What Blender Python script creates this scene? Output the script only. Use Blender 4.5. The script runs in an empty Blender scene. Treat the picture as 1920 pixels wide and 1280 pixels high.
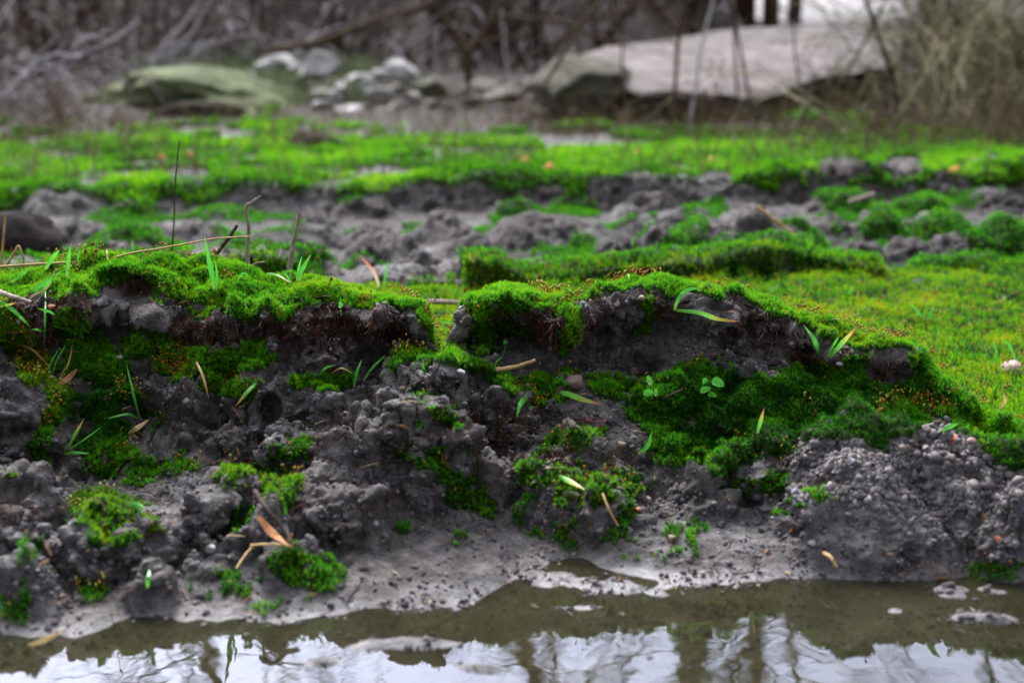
import bpy, math, random
import numpy as np
from mathutils import Vector
random.seed(7)
rng = np.random.default_rng(11)
R = math.radians
scene = bpy.context.scene
COL = scene.collection

# ------------------------------------------------------------------ camera, sky, sun, exposure
PITCH = 12.7; CAMZ = 0.27; F = 2666.7
cam_d = bpy.data.cameras.new('camera'); cam = bpy.data.objects.new('camera', cam_d); COL.objects.link(cam)
cam.location = (0, 0, CAMZ); cam.rotation_euler = (R(90 - PITCH), 0, 0)
cam_d.lens = 50; cam_d.sensor_width = 36; cam_d.clip_start = 0.02; cam_d.clip_end = 500
cam_d.dof.use_dof = True; cam_d.dof.focus_distance = 0.865; cam_d.dof.aperture_fstop = 7.5
scene.camera = cam
world = bpy.data.worlds.new('World'); scene.world = world; world.use_nodes = True
wn = world.node_tree.nodes; wl = world.node_tree.links
bgn = wn['Background']; sky = wn.new('ShaderNodeTexSky'); sky.sky_type = 'NISHITA'; sky.sun_disc = False
SUN_EL, SUN_AZ = 50, -20
sky.sun_elevation = R(SUN_EL); sky.sun_rotation = R(SUN_AZ); sky.dust_density = 4; sky.air_density = 1.0
hs = wn.new('ShaderNodeHueSaturation'); hs.inputs['Saturation'].default_value = 0.16
wl.new(sky.outputs[0], hs.inputs['Color'])
# overcast: brighter overhead than at the horizon
wtc = wn.new('ShaderNodeTexCoord'); wsp = wn.new('ShaderNodeSeparateXYZ'); wmr = wn.new('ShaderNodeMapRange'); wmx = wn.new('ShaderNodeVectorMath'); wmx.operation = 'SCALE'
wl.new(wtc.outputs['Generated'], wsp.inputs[0]); wl.new(wsp.outputs[2], wmr.inputs[0])
wmr.inputs[1].default_value = 0; wmr.inputs[2].default_value = .95; wmr.inputs[3].default_value = 1.1; wmr.inputs[4].default_value = 2.0
wl.new(hs.outputs[0], wmx.inputs[0]); wl.new(wmr.outputs[0], wmx.inputs['Scale']); wtn = wn.new('ShaderNodeVectorMath'); wtn.operation = 'MULTIPLY'; wtn.inputs[1].default_value = (.97, .98, 1.08); wl.new(wmx.outputs[0], wtn.inputs[0])
wm2 = wn.new('ShaderNodeMapRange'); wm2.inputs[1].default_value = -1; wm2.inputs[2].default_value = 1; wm2.inputs[3].default_value = .32; wm2.inputs[4].default_value = 1.35; wl.new(wsp.outputs[1], wm2.inputs[0])
wt2 = wn.new('ShaderNodeVectorMath'); wt2.operation = 'SCALE'; wl.new(wtn.outputs[0], wt2.inputs[0]); wl.new(wm2.outputs[0], wt2.inputs['Scale']); wl.new(wt2.outputs[0], bgn.inputs['Color'])
bgn.inputs['Strength'].default_value = 0.15
sun_d = bpy.data.lights.new('sun', 'SUN'); sun_d.energy = 1.5; sun_d.angle = R(10); sun_d.color = (1, .97, .93)
sun = bpy.data.objects.new('sun', sun_d); COL.objects.link(sun)
az = R(SUN_AZ); el = R(SUN_EL)
sdir = Vector((math.sin(az) * math.cos(el), math.cos(az) * math.cos(el), math.sin(el)))
sun.rotation_euler = sdir.to_track_quat('Z', 'Y').to_euler()
sun.location = (0, 0, 5)
scene.view_settings.view_transform = 'Standard'; scene.view_settings.look = 'None'
scene.view_settings.exposure = 1.5; scene.view_settings.gamma = 1
scene.cycles.max_bounces = 5; scene.cycles.diffuse_bounces = 3; scene.cycles.transparent_max_bounces = 8

CP, SP = math.cos(R(PITCH)), math.sin(R(PITCH))
def pix(u, v, d):
    """point on the ray through photo pixel (u,v) at ground distance y=d"""
    u = np.asarray(u, float); v = np.asarray(v, float)
    a = u - 960; b = 640 - v
    dx, dy, dz = a, F * CP + b * SP, -F * SP + b * CP
    k = d / dy
    return dx * k, d + 0 * k, CAMZ + dz * k
def proj(x, y, z):
    zz = z - CAMZ
    f = y * CP - zz * SP; up = y * SP + zz * CP
    f = np.maximum(f, 1e-3)
    return 960 + F * x / f, 640 - F * up / f, f
def zat(v, d): return float(pix(960, v, d)[2])

# ------------------------------------------------------------------ noise
def h3(i, j, k, s):
    with np.errstate(over='ignore'):
        n = (i.astype(np.uint32) * np.uint32(374761393) + j.astype(np.uint32) * np.uint32(668265263)
             + k.astype(np.uint32) * np.uint32(2147483647) + np.uint32(s * 1013904223 & 0xffffffff))
        n = (n ^ (n >> np.uint32(13))) * np.uint32(1274126177)
        n = (n ^ (n >> np.uint32(16))) * np.uint32(2246822519)
        n = n ^ (n >> np.uint32(15))
    return (n & np.uint32(0xffffff)).astype(np.float32) / np.float32(16777215)
def vn(x, y, z, sc, s=0):
    x = x / sc + 1000.; y = y / sc + 1000.; z = z / sc + 1000.
    i = np.floor(x); j = np.floor(y); k = np.floor(z)
    fx = (x - i).astype(np.float32); fy = (y - j).astype(np.float32); fz = (z - k).astype(np.float32)
    i = i.astype(np.int64); j = j.astype(np.int64); k = k.astype(np.int64)
    fx = fx * fx * (3 - 2 * fx); fy = fy * fy * (3 - 2 * fy); fz = fz * fz * (3 - 2 * fz)
    r = 0
    for a in (0, 1):
        for b in (0, 1):
            for c in (0, 1):
                w = (fx if a else 1 - fx) * (fy if b else 1 - fy) * (fz if c else 1 - fz)
                r = r + w * h3(i + a, j + b, k + c, s)
    return r * 2 - 1
def fbm(x, y, z, sc, o=4, s=0, g=.5):
    r = 0; a = 1; t = 0
    for q in range(o):
        r = r + a * vn(x, y, z, sc, s + q * 7); t += a; a *= g; sc *= .5
    return r / t
def worley(x, y, z, sc, s=0):
    x = x / sc + 1000.; y = y / sc + 1000.; z = z / sc + 1000.
    i = np.floor(x - .5).astype(np.int64); j = np.floor(y - .5).astype(np.int64); k = np.floor(z - .5).astype(np.int64)
    best = np.full(x.shape, 9., np.float32); idv = np.zeros(x.shape, np.float32)
    for a in (0, 1):
        for b in (0, 1):
            for c in (0, 1):
                I, J, K = i + a, j + b, k + c
                px = I + .2 + .6 * h3(I, J, K, s + 1); py = J + .2 + .6 * h3(I, J, K, s + 2); pz = K + .2 + .6 * h3(I, J, K, s + 3)
                d = ((px - x) ** 2 + (py - y) ** 2 + (pz - z) ** 2).astype(np.float32)
                m = d < best
                best = np.where(m, d, best); idv = np.where(m, h3(I, J, K, s + 4), idv)
    return np.sqrt(best), idv
def sstep(a, b, x):
    t = np.clip((x - a) / (b - a), 0, 1); return t * t * (3 - 2 * t)
def smax(a, b, k):
    h = np.clip(.5 + .5 * (a - b) / k, 0, 1)
    return b + (a - b) * h + k * h * (1 - h)

# ------------------------------------------------------------------ mesh / tag helpers
def mesh_np(name, V, Fc, mats, parent=None, smooth=True, attrs=None, midx=None):
    V = np.ascontiguousarray(V, np.float32); Fc = np.ascontiguousarray(Fc, np.int32)
    n, k = Fc.shape
    me = bpy.data.meshes.new(name)
    me.vertices.add(len(V)); me.vertices.foreach_set('co', V.ravel())
    me.loops.add(n * k); me.loops.foreach_set('vertex_index', Fc.ravel())
    me.polygons.add(n); me.polygons.foreach_set('loop_start', np.arange(0, n * k, k, dtype=np.int32))
    me.polygons.foreach_set('loop_total', np.full(n, k, np.int32))
    if midx is not None: me.polygons.foreach_set('material_index', np.asarray(midx, np.int32))
    me.polygons.foreach_set('use_smooth', np.full(n, smooth, bool))
    for a, arr in (attrs or {}).items():
        at = me.attributes.new(a, 'FLOAT', 'POINT'); at.data.foreach_set('value', np.ascontiguousarray(arr, np.float32))
    me.update(calc_edges=True)
    for m in (mats if isinstance(mats, (list, tuple)) else [mats]): me.materials.append(m)
    o = bpy.data.objects.new(name, me); COL.objects.link(o)
    if parent: o.parent = parent
    return o
def tag(o, label=None, cat=None, group=None, kind=None):
    if label: o['label'] = label
    if cat: o['category'] = cat
    if group: o['group'] = group
    if kind: o['kind'] = kind
    return o
def empty(name, loc, label, cat, group=None):
    o = bpy.data.objects.new(name, None); COL.objects.link(o); o.location = loc; o.empty_display_size = .02
    return tag(o, label, cat, group)

# ------------------------------------------------------------------ materials
class NT:
    def __init__(s, name):
        s.m = bpy.data.materials.new(name); s.m.use_nodes = True
        s.n = s.m.node_tree.nodes; s.l = s.m.node_tree.links; s.p = s.n['Principled BSDF']; s.out = s.n['Material Output']
        s.tc = s.n.new('ShaderNodeTexCoord').outputs['Object']
    def node(s, t, **k):
        n = s.n.new(t)
        for a, b in k.items(): setattr(n, a, b)
        return n
    def noise(s, scale, detail=4, rough=.55, vec=None, dist=0):
        n = s.node('ShaderNodeTexNoise'); n.inputs['Scale'].default_value = scale; n.inputs['Detail'].default_value = detail
        n.inputs['Roughness'].default_value = rough; n.inputs['Distortion'].default_value = dist
        s.l.new(vec or s.tc, n.inputs['Vector']); return n.outputs['Fac']
    def voro(s, scale, out='Distance'):
        n = s.node('ShaderNodeTexVoronoi'); n.inputs['Scale'].default_value = scale; s.l.new(s.tc, n.inputs['Vector']); return n.outputs[out]
    def attr(s, a):
        n = s.node('ShaderNodeAttribute'); n.attribute_name = a; return n.outputs['Fac']
    def ramp(s, f, stops):
        n = s.node('ShaderNodeValToRGB'); e = n.color_ramp.elements
        while len(e) < len(stops): e.new(.5)
        for q, (p, c) in zip(e, stops): q.position = p; q.color = (*c, 1)
        s.l.new(f, n.inputs[0]); return n.outputs[0]
    def mix(s, f, a, b, mode='MIX'):
        n = s.node('ShaderNodeMix', data_type='RGBA', blend_type=mode)
        for i, x in ((0, f), (6, a), (7, b)):
            if isinstance(x, (int, float)): n.inputs[i].default_value = x
            elif isinstance(x, tuple): n.inputs[i].default_value = (*x, 1)
            else: s.l.new(x, n.inputs[i])
        return n.outputs[2]
    def math(s, op, a, b=0., clamp=False):
        n = s.node('ShaderNodeMath', operation=op, use_clamp=clamp)
        for i, x in enumerate((a, b)):
            if isinstance(x, (int, float)): n.inputs[i].default_value = x
            else: s.l.new(x, n.inputs[i])
        return n.outputs[0]
    def mrange(s, x, a, b, c=0., d=1.):
        n = s.node('ShaderNodeMapRange'); s.l.new(x, n.inputs[0])
        for i, q in enumerate((a, b, c, d)): n.inputs[i + 1].default_value = q
        return n.outputs[0]
    def bump(s, h, dist, strength=1, nrm=None):
        n = s.node('ShaderNodeBump'); n.inputs['Distance'].default_value = dist; n.inputs['Strength'].default_value = strength
        s.l.new(h, n.inputs['Height'])
        if nrm is not None: s.l.new(nrm, n.inputs['Normal'])
        return n.outputs[0]
    def set(s, col=None, rough=None, nrm=None, spec=None):
        for key, x in (('Base Color', col), ('Roughness', rough), ('Normal', nrm), ('Specular IOR Level', spec)):
            if x is None: continue
            if isinstance(x, (int, float)): s.p.inputs[key].default_value = x
            elif isinstance(x, tuple): s.p.inputs[key].default_value = (*x, 1)
            else: s.l.new(x, s.p.inputs[key])
        return s.m
    def translucent(s, col, f=.35):
        t = s.node('ShaderNodeBsdfTranslucent'); mx = s.node('ShaderNodeMixShader'); mx.inputs[0].default_value = f
        if isinstance(col, tuple): t.inputs[0].default_value = (*col, 1)
        else: s.l.new(col, t.inputs[0])
        s.l.new(s.p.outputs[0], mx.inputs[1]); s.l.new(t.outputs[0], mx.inputs[2]); s.l.new(mx.outputs[0], s.out.inputs[0])

def mat_ground():
    t = NT('mud_and_soil')
    big = t.noise(14, 5); mid = t.noise(90, 5, .65); fine = t.noise(700, 4, .7); gr = t.voro(520); grc = t.voro(520, 'Color')
    mud = t.ramp(mid, [(.28, (.020, .0185, .0178)), (.5, (.078, .0745, .0725)), (.72, (.185, .180, .178))])
    mud = t.mix(t.mrange(big, .35, .65), mud, t.mix(1.0, mud, (.82, .76, .72), 'MULTIPLY'))
    sp = t.math('GREATER_THAN', t.noise(900, 2), .63)
    mud = t.mix(t.math('MULTIPLY', sp, .6), mud, (.15, .135, .13))
    dk = t.math('GREATER_THAN', t.noise(420, 3), .64)
    mud = t.mix(t.math('MULTIPLY', dk, .55), mud, (.010, .008, .008))
    mud = t.mix(t.attr('damp'), mud, t.mix(1.0, mud, (.50, .48, .48), 'MULTIPLY'))
    root = t.ramp(t.noise(500, 4, .7), [(.3, (.008, .004, .003)), (.7, (.058, .026, .017))])
    mud = t.mix(t.math('MULTIPLY', t.attr('root'), .72), mud, root)
    sandc = t.ramp(t.noise(260, 5, .75), [(.3, (.11, .105, .10)), (.6, (.28, .27, .25)), (.8, (.40, .38, .35))])
    mud = t.mix(t.attr('sand'), mud, sandc)
    bed = t.ramp(t.noise(60, 5, .7), [(.3, (.035, .034, .012)), (.7, (.12, .11, .045))])
    mud = t.mix(t.attr('bed'), mud, bed)
    lit = t.ramp(t.noise(9, 6, .7), [(.3, (.004, .002, .0008)), (.55, (.014, .0075, .003)), (.75, (.045, .024, .010))])
    mud = t.mix(t.attr('litter'), mud, lit)
    mossc = t.ramp(t.noise(300, 4, .7), [(.3, (.008, .012, .003)), (.5, (.014, .035, .003)), (.7, (.035, .04, .012))])
    col = t.mix(t.mrange(t.attr('moss'), .25, .6), mud, mossc)
    rough = t.math('SUBTRACT', t.mrange(t.noise(40, 4), .3, .7, .68, .9), t.math('MULTIPLY', t.attr('wet'), .45))
    vc = t.node('ShaderNodeTexVoronoi', feature='DISTANCE_TO_EDGE'); vc.inputs['Scale'].default_value = 38
    wv = t.node('ShaderNodeVectorMath', operation='ADD'); t.l.new(t.tc, wv.inputs[0]); nz = t.node('ShaderNodeTexNoise'); nz.inputs['Scale'].default_value = 60; t.l.new(t.tc, nz.inputs['Vector'])
    sc_ = t.node('ShaderNodeVectorMath', operation='SCALE'); sc_.inputs['Scale'].default_value = .02; t.l.new(nz.outputs['Color'], sc_.inputs[0]); t.l.new(sc_.outputs[0], wv.inputs[1]); t.l.new(wv.outputs[0], vc.inputs['Vector'])
    crack = t.math('MULTIPLY', t.mrange(vc.outputs['Distance'], 0, .035, 1, 0), t.mrange(t.noise(22, 3), .5, .6, 0, 1))
    crack = t.math('MAXIMUM', crack, 0.0)
    h = t.math('SUBTRACT', t.math('ADD', t.math('MULTIPLY', fine, 1.0), t.math('MULTIPLY', mid, 2.5)), t.math('MULTIPLY', crack, 1.6))
    n = t.bump(h, .0017, 1.0)
    nb = t.n[-1]; t.l.new(t.math('SUBTRACT', 1.0, t.math('MULTIPLY', t.attr('wet'), .5)), nb.inputs['Strength'])
    return t.set(col, rough, n, t.math('ADD', .12, t.math('MULTIPLY', t.attr('wet'), .33)))
def mat_leafy(name, stops, tr=.35, rough=.6, spec=.15, noise=30):
    t = NT(name)
    f = t.math('ADD', t.math('MULTIPLY', t.attr('tone'), .75), t.math('MULTIPLY', t.noise(noise, 3), .25))
    c = t.ramp(f, stops)
    t.set(c, rough, None, spec); t.translucent(c, tr); return t.m
def mat_simple(name, c1, c2, scale, rough=.7, bump=.0, bs=None, spec=.06, attr=None):
    t = NT(name)
    f = t.noise(scale, 5, .65)
    if attr: f = t.math('ADD', t.math('MULTIPLY', f, .5), t.math('MULTIPLY', t.attr(attr), .5))
    c = t.ramp(f, [(.3, c1), (.7, c2)])
    n = t.bump(t.noise(bs or scale * 3, 5, .65), bump) if bump else None
    return t.set(c, rough, n, spec)
M = {}
M['ground'] = mat_ground()
M['moss'] = mat_leafy('moss_green', [(.15, (.004, .025, .001)), (.45, (.022, .15, .003)), (.72, (.09, .37, .005)), (.93, (.25, .40, .008))], .4)
M['moss_y'] = mat_leafy('moss_yellow', [(.15, (.012, .06, .002)), (.45, (.07, .21, .003)), (.72, (.20, .34, .004)), (.9, (.36, .25, .007)), (1, (.38, .12, .007))], .4)
M['turf'] = mat_leafy('turf_green', [(.10, (.012, .03, .004)), (.35, (.025, .12, .003)), (.6, (.09, .33, .004)), (.82, (.20, .42, .006)), (.97, (.34, .33, .06))], .35, noise=6)
M['capsule'] = mat_leafy('spore_capsule', [(.1, (.16, .02, .006)), (.45, (.30, .085, .010)), (.65, (.26, .20, .02)), (.9, (.28, .30, .04))], .2)
M['root'] = mat_leafy('root_fibre', [(.2, (.012, .004, .002)), (.6, (.06, .016, .007)), (.9, (.14, .055, .025))], .1, .7)
M['grit'] = mat_leafy('grit', [(.1, (.03, .026, .028)), (.45, (.085, .076, .080)), (.8, (.15, .135, .125)), (.96, (.24, .19, .15)), (1, (.24, .09, .05))], 0.0, .8, .25, 500)
# water
t = NT('puddle_water'); t.n.remove(t.p)
fr = t.node('ShaderNodeFresnel'); fr.inputs['IOR'].default_value = 1.75
gl = t.node('ShaderNodeBsdfGlossy'); gl.inputs['Roughness'].default_value = .012; gl.inputs['Color'].default_value = (.80, .84, 1.0, 1)
tr0 = t.node('ShaderNodeBsdfTransparent'); tr0.inputs['Color'].default_value = (.75, .76, .62, 1)
mud_ = t.node('ShaderNodeBsdfDiffuse'); t.l.new(t.ramp(t.noise(30, 5, .6), [(.3, (.012, .0115, .006)), (.7, (.030, .0275, .015))]), mud_.inputs[0])
tr = t.node('ShaderNodeMixShader'); t.l.new(t.mrange(t.noise(16, 4, .6), .35, .65, .35, .75), tr.inputs[0]); t.l.new(tr0.outputs[0], tr.inputs[1]); t.l.new(mud_.outputs[0], tr.inputs[2])
b = t.bump(t.noise(18, 3), .0006, .5); t.l.new(b, gl.inputs['Normal']); t.l.new(b, fr.inputs['Normal'])
mx = t.node('ShaderNodeMixShader'); t.l.new(t.math('MULTIPLY', fr.outputs[0], .62, True), mx.inputs[0])
t.l.new(tr.outputs[0], mx.inputs[1]); t.l.new(gl.outputs[0], mx.inputs[2]); t.l.new(mx.outputs[0], t.out.inputs[0])
M['water'] = t.m

# ------------------------------------------------------------------ terrain design
def tab(pts, x_of=None):
    """pts: (u, v, d) -> functions of world x giving d and z"""
    X, D, Z = [], [], []
    for u, v, d in pts:
        x, y, z = pix(u, v, d); X.append(float(x)); D.append(d); Z.append(float(z))
    o = np.argsort(X); X = np.array(X)[o]; D = np.array(D)[o]; Z = np.array(Z)[o]
    return lambda x: (np.interp(x, X, D), np.interp(x, X, Z))
def shore_d(v): return CAMZ / math.tan(R(PITCH) + math.atan((v - 640) / F))
SH = [(-200, 1215), (0, 1212), (180, 1195), (330, 1172), (480, 1160), (700, 1160), (850, 1150), (900, 1118), (1000, 1072), (1080, 1062), (1180, 1085), (1300, 1100), (1460, 1098), (1590, 1105), (1610, 1048), (1760, 1045), (1920, 1052), (2200, 1050)]
T_shore = tab([(u, v, shore_d(v)) for u, v in SH])
T_foot = tab([(-150, 900, .74), (0, 895, .75), (130, 885, .785), (330, 880, .785), (600, 865, .79), (900, 850, .785), (1200, 872, .78), (1500, 858, .79), (1750, 860, .785), (1920, 870, .765), (2150, 880, .76)])
T_lf = tab([(-150, 740, .79), (0, 730, .795), (60, 740, .797), (140, 760, .81), (250, 735, .812), (480, 725, .812), (560, 740, .81), (700, 765, .812), (850, 760, .812), (1000, 770, .805), (1200, 745, .805), (1400, 760, .805), (1600, 760, .81), (1720, 790, .80), (1850, 850, .785), (1920, 866, .775), (2150, 872, .77)])
T_lb = tab([(-150, 640, .82), (0, 625, .822), (60, 660, .828), (140, 665, .835), (250, 640, .836), (480, 660, .836), (560, 655, .835), (700, 690, .835), (800, 690, .835), (835, 705, .835), (880, 690, .83), (1000, 690, .83), (1200, 690, .835), (1400, 690, .833), (1600, 700, .83), (1720, 720, .825), (1800, 770, .815), (1920, 850, .79), (2150, 855, .79)])
T_lip = tab([(-150, 570, .84), (0, 560, .84), (130, 558, .842), (220, 540, .85), (290, 560, .84), (400, 580, .838), (510, 592, .838), (560, 560, .846), (660, 560, .85), (760, 572, .85), (800, 600, .85), (804, 630, .85), (813, 705, .85), (848, 705, .86), (850, 620, .85), (885, 580, .843), (940, 568, .843), (1040, 585, .843), (1070, 580, .85), (1130, 558, .852), (1240, 545, .855), (1400, 565, .852), (1500, 605, .848), (1560, 645, .845), (1620, 662, .843), (1710, 655, .845), (1740, 700, .835), (1830, 775, .82), (1920, 835, .80), (2150, 838, .80)])
T_cr = tab([(-150, 515, .90), (0, 520, .90), (90, 512, .90), (180, 493, .90), (250, 474, .90), (310, 476, .90), (400, 492, .89), (480, 512, .885), (560, 532, .875), (660, 543, .87), (740, 552, .868), (795, 568, .866), (804, 600, .868), (813, 700, .87), (848, 700, .875), (858, 590, .866), (885, 548, .866), (935, 530, .866), (1000, 538, .866), (1052, 566, .866), (1100, 545, .87), (1170, 528, .872), (1240, 526, .873), (1320, 541, .872), (1420, 556, .87), (1500, 588, .868), (1560, 630, .865), (1620, 650, .862), (1700, 638, .862), (1722, 655, .86), (1745, 688, .858), (1800, 735, .85), (1860, 790, .84), (1920, 822, .83), (2150, 825, .83)])
T_r2f = tab([(-200, 543, 1.255), (0, 543, 1.255), (400, 538, 1.255), (600, 543, 1.235), (860, 546, 1.255), (1050, 538, 1.295), (1400, 526, 1.335), (1600, 518, 1.375), (1700, 516, 1.395), (1920, 508, 1.415), (2200, 508, 1.415)])
T_r2 = tab([(-200, 490, 1.28), (0, 490, 1.28), (300, 480, 1.28), (420, 472, 1.28), (480, 462, 1.28), (560, 468, 1.28), (620, 500, 1.28), (660, 506, 1.28), (740, 498, 1.28), (860, 505, 1.29), (872, 474, 1.29), (930, 470, 1.3), (990, 500, 1.3), (1100, 492, 1.31), (1200, 480, 1.33), (1300, 476, 1.34), (1380, 452, 1.36), (1450, 446, 1.37), (1530, 470, 1.39), (1640, 488, 1.4), (1670, 512, 1.4), (1750, 500, 1.42), (1920, 490, 1.44), (2200, 490, 1.44)])
T_b3f = tab([(-300, 415, 1.99), (0, 412, 1.99), (150, 405, 1.985), (300, 412, 1.99), (450, 400, 2.0), (600, 408, 2.0), (760, 398, 2.01), (900, 402, 2.01), (1050, 396, 2.0), (1200, 400, 2.01), (1350, 385, 2.01), (1500, 388, 2.02), (1700, 375, 2.03), (1920, 380, 2.04), (2300, 380, 2.04)])
T_b3 = tab([(-300, 370, 2.04), (0, 368, 2.04), (120, 362, 2.03), (230, 350, 2.04), (350, 342, 2.05), (500, 345, 2.05), (650, 350, 2.06), (800, 342, 2.06), (900, 332, 2.06), (1050, 338, 2.05), (1200, 326, 2.06), (1300, 336, 2.06), (1420, 328, 2.06), (1560, 312, 2.07), (1700, 308, 2.08), (1800, 325, 2.08), (1920, 300, 2.10), (2300, 300, 2.10)])
# (u, v, d, half width px, half depth m, power)
MOUNDS = [(770, 672, 0.812, 70, 0.022, 3), (860, 674, 0.812, 85, 0.024, 3), (945, 725, 0.8, 60, 0.022, 2.5), (1000, 775, 0.79, 50, 0.02, 2.5), (640, 735, 0.805, 60, 0.02, 2.5), (690, 760, 0.795, 60, 0.02, 2.5), (560, 790, 0.79, 60, 0.02, 2.5), (470, 800, 0.79, 60, 0.02, 2), (765, 734, 0.738, 46, 0.018, 2.5), (815, 748, 0.735, 53, 0.018, 2.5), (860, 776, 0.735, 35, 0.018, 3), (700, 816, 0.728, 66, 0.022, 2.5), (640, 818, 0.72, 61, 0.022, 2.5), (600, 866, 0.71, 66, 0.025, 2.5), (1085, 794, 0.752, 53, 0.018, 2.5), (1040, 836, 0.745, 55, 0.018, 2.5), (1110, 816, 0.752, 50, 0.018, 3), (980, 876, 0.72, 99, 0.02, 2.5), (1130, 891, 0.715, 77, 0.02, 2.5), (900, 856, 0.73, 66, 0.02, 2), (1170, 800, 0.79, 55, 0.02, 4), (1400, 832, 0.748, 65, 0.02, 2.5), (1460, 820, 0.74, 50, 0.02, 2.5), (1350, 862, 0.745, 45, 0.018, 2.5), (1300, 900, 0.72, 80, 0.02, 2), (1550, 790, 0.728, 45, 0.02, 3), (1620, 775, 0.725, 60, 0.025, 3), (1690, 792, 0.725, 60, 0.03, 3), (1760, 812, 0.72, 70, 0.03, 2.5), (1840, 826, 0.71, 90, 0.03, 2.5), (1940, 850, 0.7, 100, 0.03, 2.5), (1620, 860, 0.7, 120, 0.035, 2), (1560, 925, 0.685, 60, 0.018, 2.5), (1900, 905, 0.68, 70, 0.02, 3), (20, 880, 0.69, 70, 0.022, 3), (90, 892, 0.685, 50, 0.02, 3), (10, 720, 0.79, 90, 0.03, 3), (60, 960, 0.655, 80, 0.022, 2.5), (190, 930, 0.67, 60, 0.02, 2.5), (250, 965, 0.655, 60, 0.02, 2.5), (160, 1000, 0.645, 60, 0.018, 2.5), (430, 890, 0.7, 70, 0.02, 2.5), (520, 905, 0.695, 70, 0.02, 2.5), (350, 930, 0.68, 60, 0.018, 2), (620, 916, 0.69, 99, 0.02, 2.5), (480, 985, 0.665, 70, 0.018, 2.5), (570, 1026, 0.65, 66, 0.016, 2.5), (400, 1010, 0.655, 60, 0.016, 2.5), (60, 1080, 0.62, 80, 0.016, 2.5), (270, 1060, 0.63, 70, 0.014, 2.2), (540, 840, 0.765, 45, 0.014, 4), (1665, 655, 0.842, 44, 0.016, 4), (300, 620, 0.835, 40, 0.012, 3), (610, 655, 0.828, 50, 0.014, 3), (1030, 402, 1.72, 105, 0.08, 2.5), (970, 430, 1.66, 60, 0.06, 2.5), (1330, 405, 1.6, 90, 0.06, 2.5), (1400, 392, 1.62, 60, 0.05, 3), (1230, 425, 1.55, 50, 0.04, 2.5), (1150, 440, 1.5, 50, 0.04, 2.5), (1620, 460, 1.47, 60, 0.04, 2.5), (1700, 448, 1.5, 70, 0.05, 2.5), (1800, 440, 1.5, 70, 0.04, 2.5), (1885, 408, 1.52, 55, 0.05, 3), (1640, 395, 1.72, 60, 0.05, 2.5), (1760, 400, 1.7, 60, 0.05, 2.5), (1540, 400, 1.7, 60, 0.05, 2), (780, 470, 1.4, 80, 0.04, 2), (680, 475, 1.4, 60, 0.04, 2), (250, 430, 1.6, 90, 0.06, 2), (500, 440, 1.6, 120, 0.08, 2), (600, 400, 1.8, 60, 0.05, 2), (830, 400, 1.75, 60, 0.05, 2), (700, 420, 1.7, 60, 0.05, 2), (1575, 312, 2.12, 48, 0.06, 3), (1610, 325, 2.08, 40, 0.05, 3), (1340, 332, 2.08, 30, 0.05, 3), (1690, 312, 2.12, 55, 0.06, 3), (1180, 325, 2.1, 60, 0.05, 2.5), (350, 330, 2.12, 60, 0.06, 2.5), (1880, 300, 2.2, 90, 0.1, 2.5), (580, 268, 2.9, 30, 0.08, 3), (260, 360, 2.03, 50, 0.05, 2), (110, 372, 1.98, 60, 0.05, 3), (620, 165, 5.2, 120, 0.3, 2), (760, 175, 5.1, 130, 0.3, 2), (920, 158, 4.8, 130, 0.45, 3), (797, 724, 0.733, 44, 0.022, 3.5), (745, 770, 0.73, 44, 0.018, 3), (850, 765, 0.735, 30, 0.016, 3), (100, 415, 1.7, 130, 0.05, 2.5), (330, 425, 1.75, 110, 0.05, 2.5), (560, 430, 1.65, 100, 0.05, 2.5), (720, 450, 1.55, 90, 0.04, 2.5), (880, 445, 1.6, 60, 0.04, 2.5), (1280, 395, 1.8, 110, 0.05, 2.5), (1480, 420, 1.6, 80, 0.05, 2.5), (1100, 420, 1.75, 70, 0.05, 2.5), (430, 455, 1.5, 80, 0.03, 2.5), (200, 455, 1.5, 90, 0.03, 2.5), (1580, 352, 1.95, 60, 0.05, 2.5), (1860, 352, 1.95, 60, 0.05, 2.5), (1740, 372, 1.9, 70, 0.05, 2.5), (680, 372, 1.98, 60, 0.04, 2.5), (960, 378, 1.97, 50, 0.04, 2.5), (1220, 362, 1.97, 60, 0.04, 2.5), (420, 385, 1.97, 60, 0.04, 2.5)]
ISL = [(1110, 1098, 90, .012, .0024), (1210, 1120, 100, .009, .0022), (1290, 1112, 60, .006, .0024), (1150, 1110, 90, .010, .0028), (1060, 1150, 70, .007, .002), (1190, 1165, 80, .006, .0022), (1090, 1215, 60, .006, .002), (1250, 1240, 50, .004, .0018), (1420, 1250, 120, .006, .0022), (1500, 1205, 90, .004, .0018), (1620, 1212, 80, .004, .0018), (1850, 1110, 130, .012, .004), (1760, 1150, 60, .006, .002), (1940, 1170, 90, .006, .002), (780, 1215, 100, .004, .0018), (640, 1200, 60, .003, .0016), (940, 1250, 70, .004, .0018), (560, 1240, 80, .003, .0012), (1700, 1262, 70, .003, .0016), (1030, 1090, 60, .008, .003), (1640, 1120, 40, .004, .0016)]
def g(x, c, w): return np.exp(-((x - c) / w) ** 2)

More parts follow.
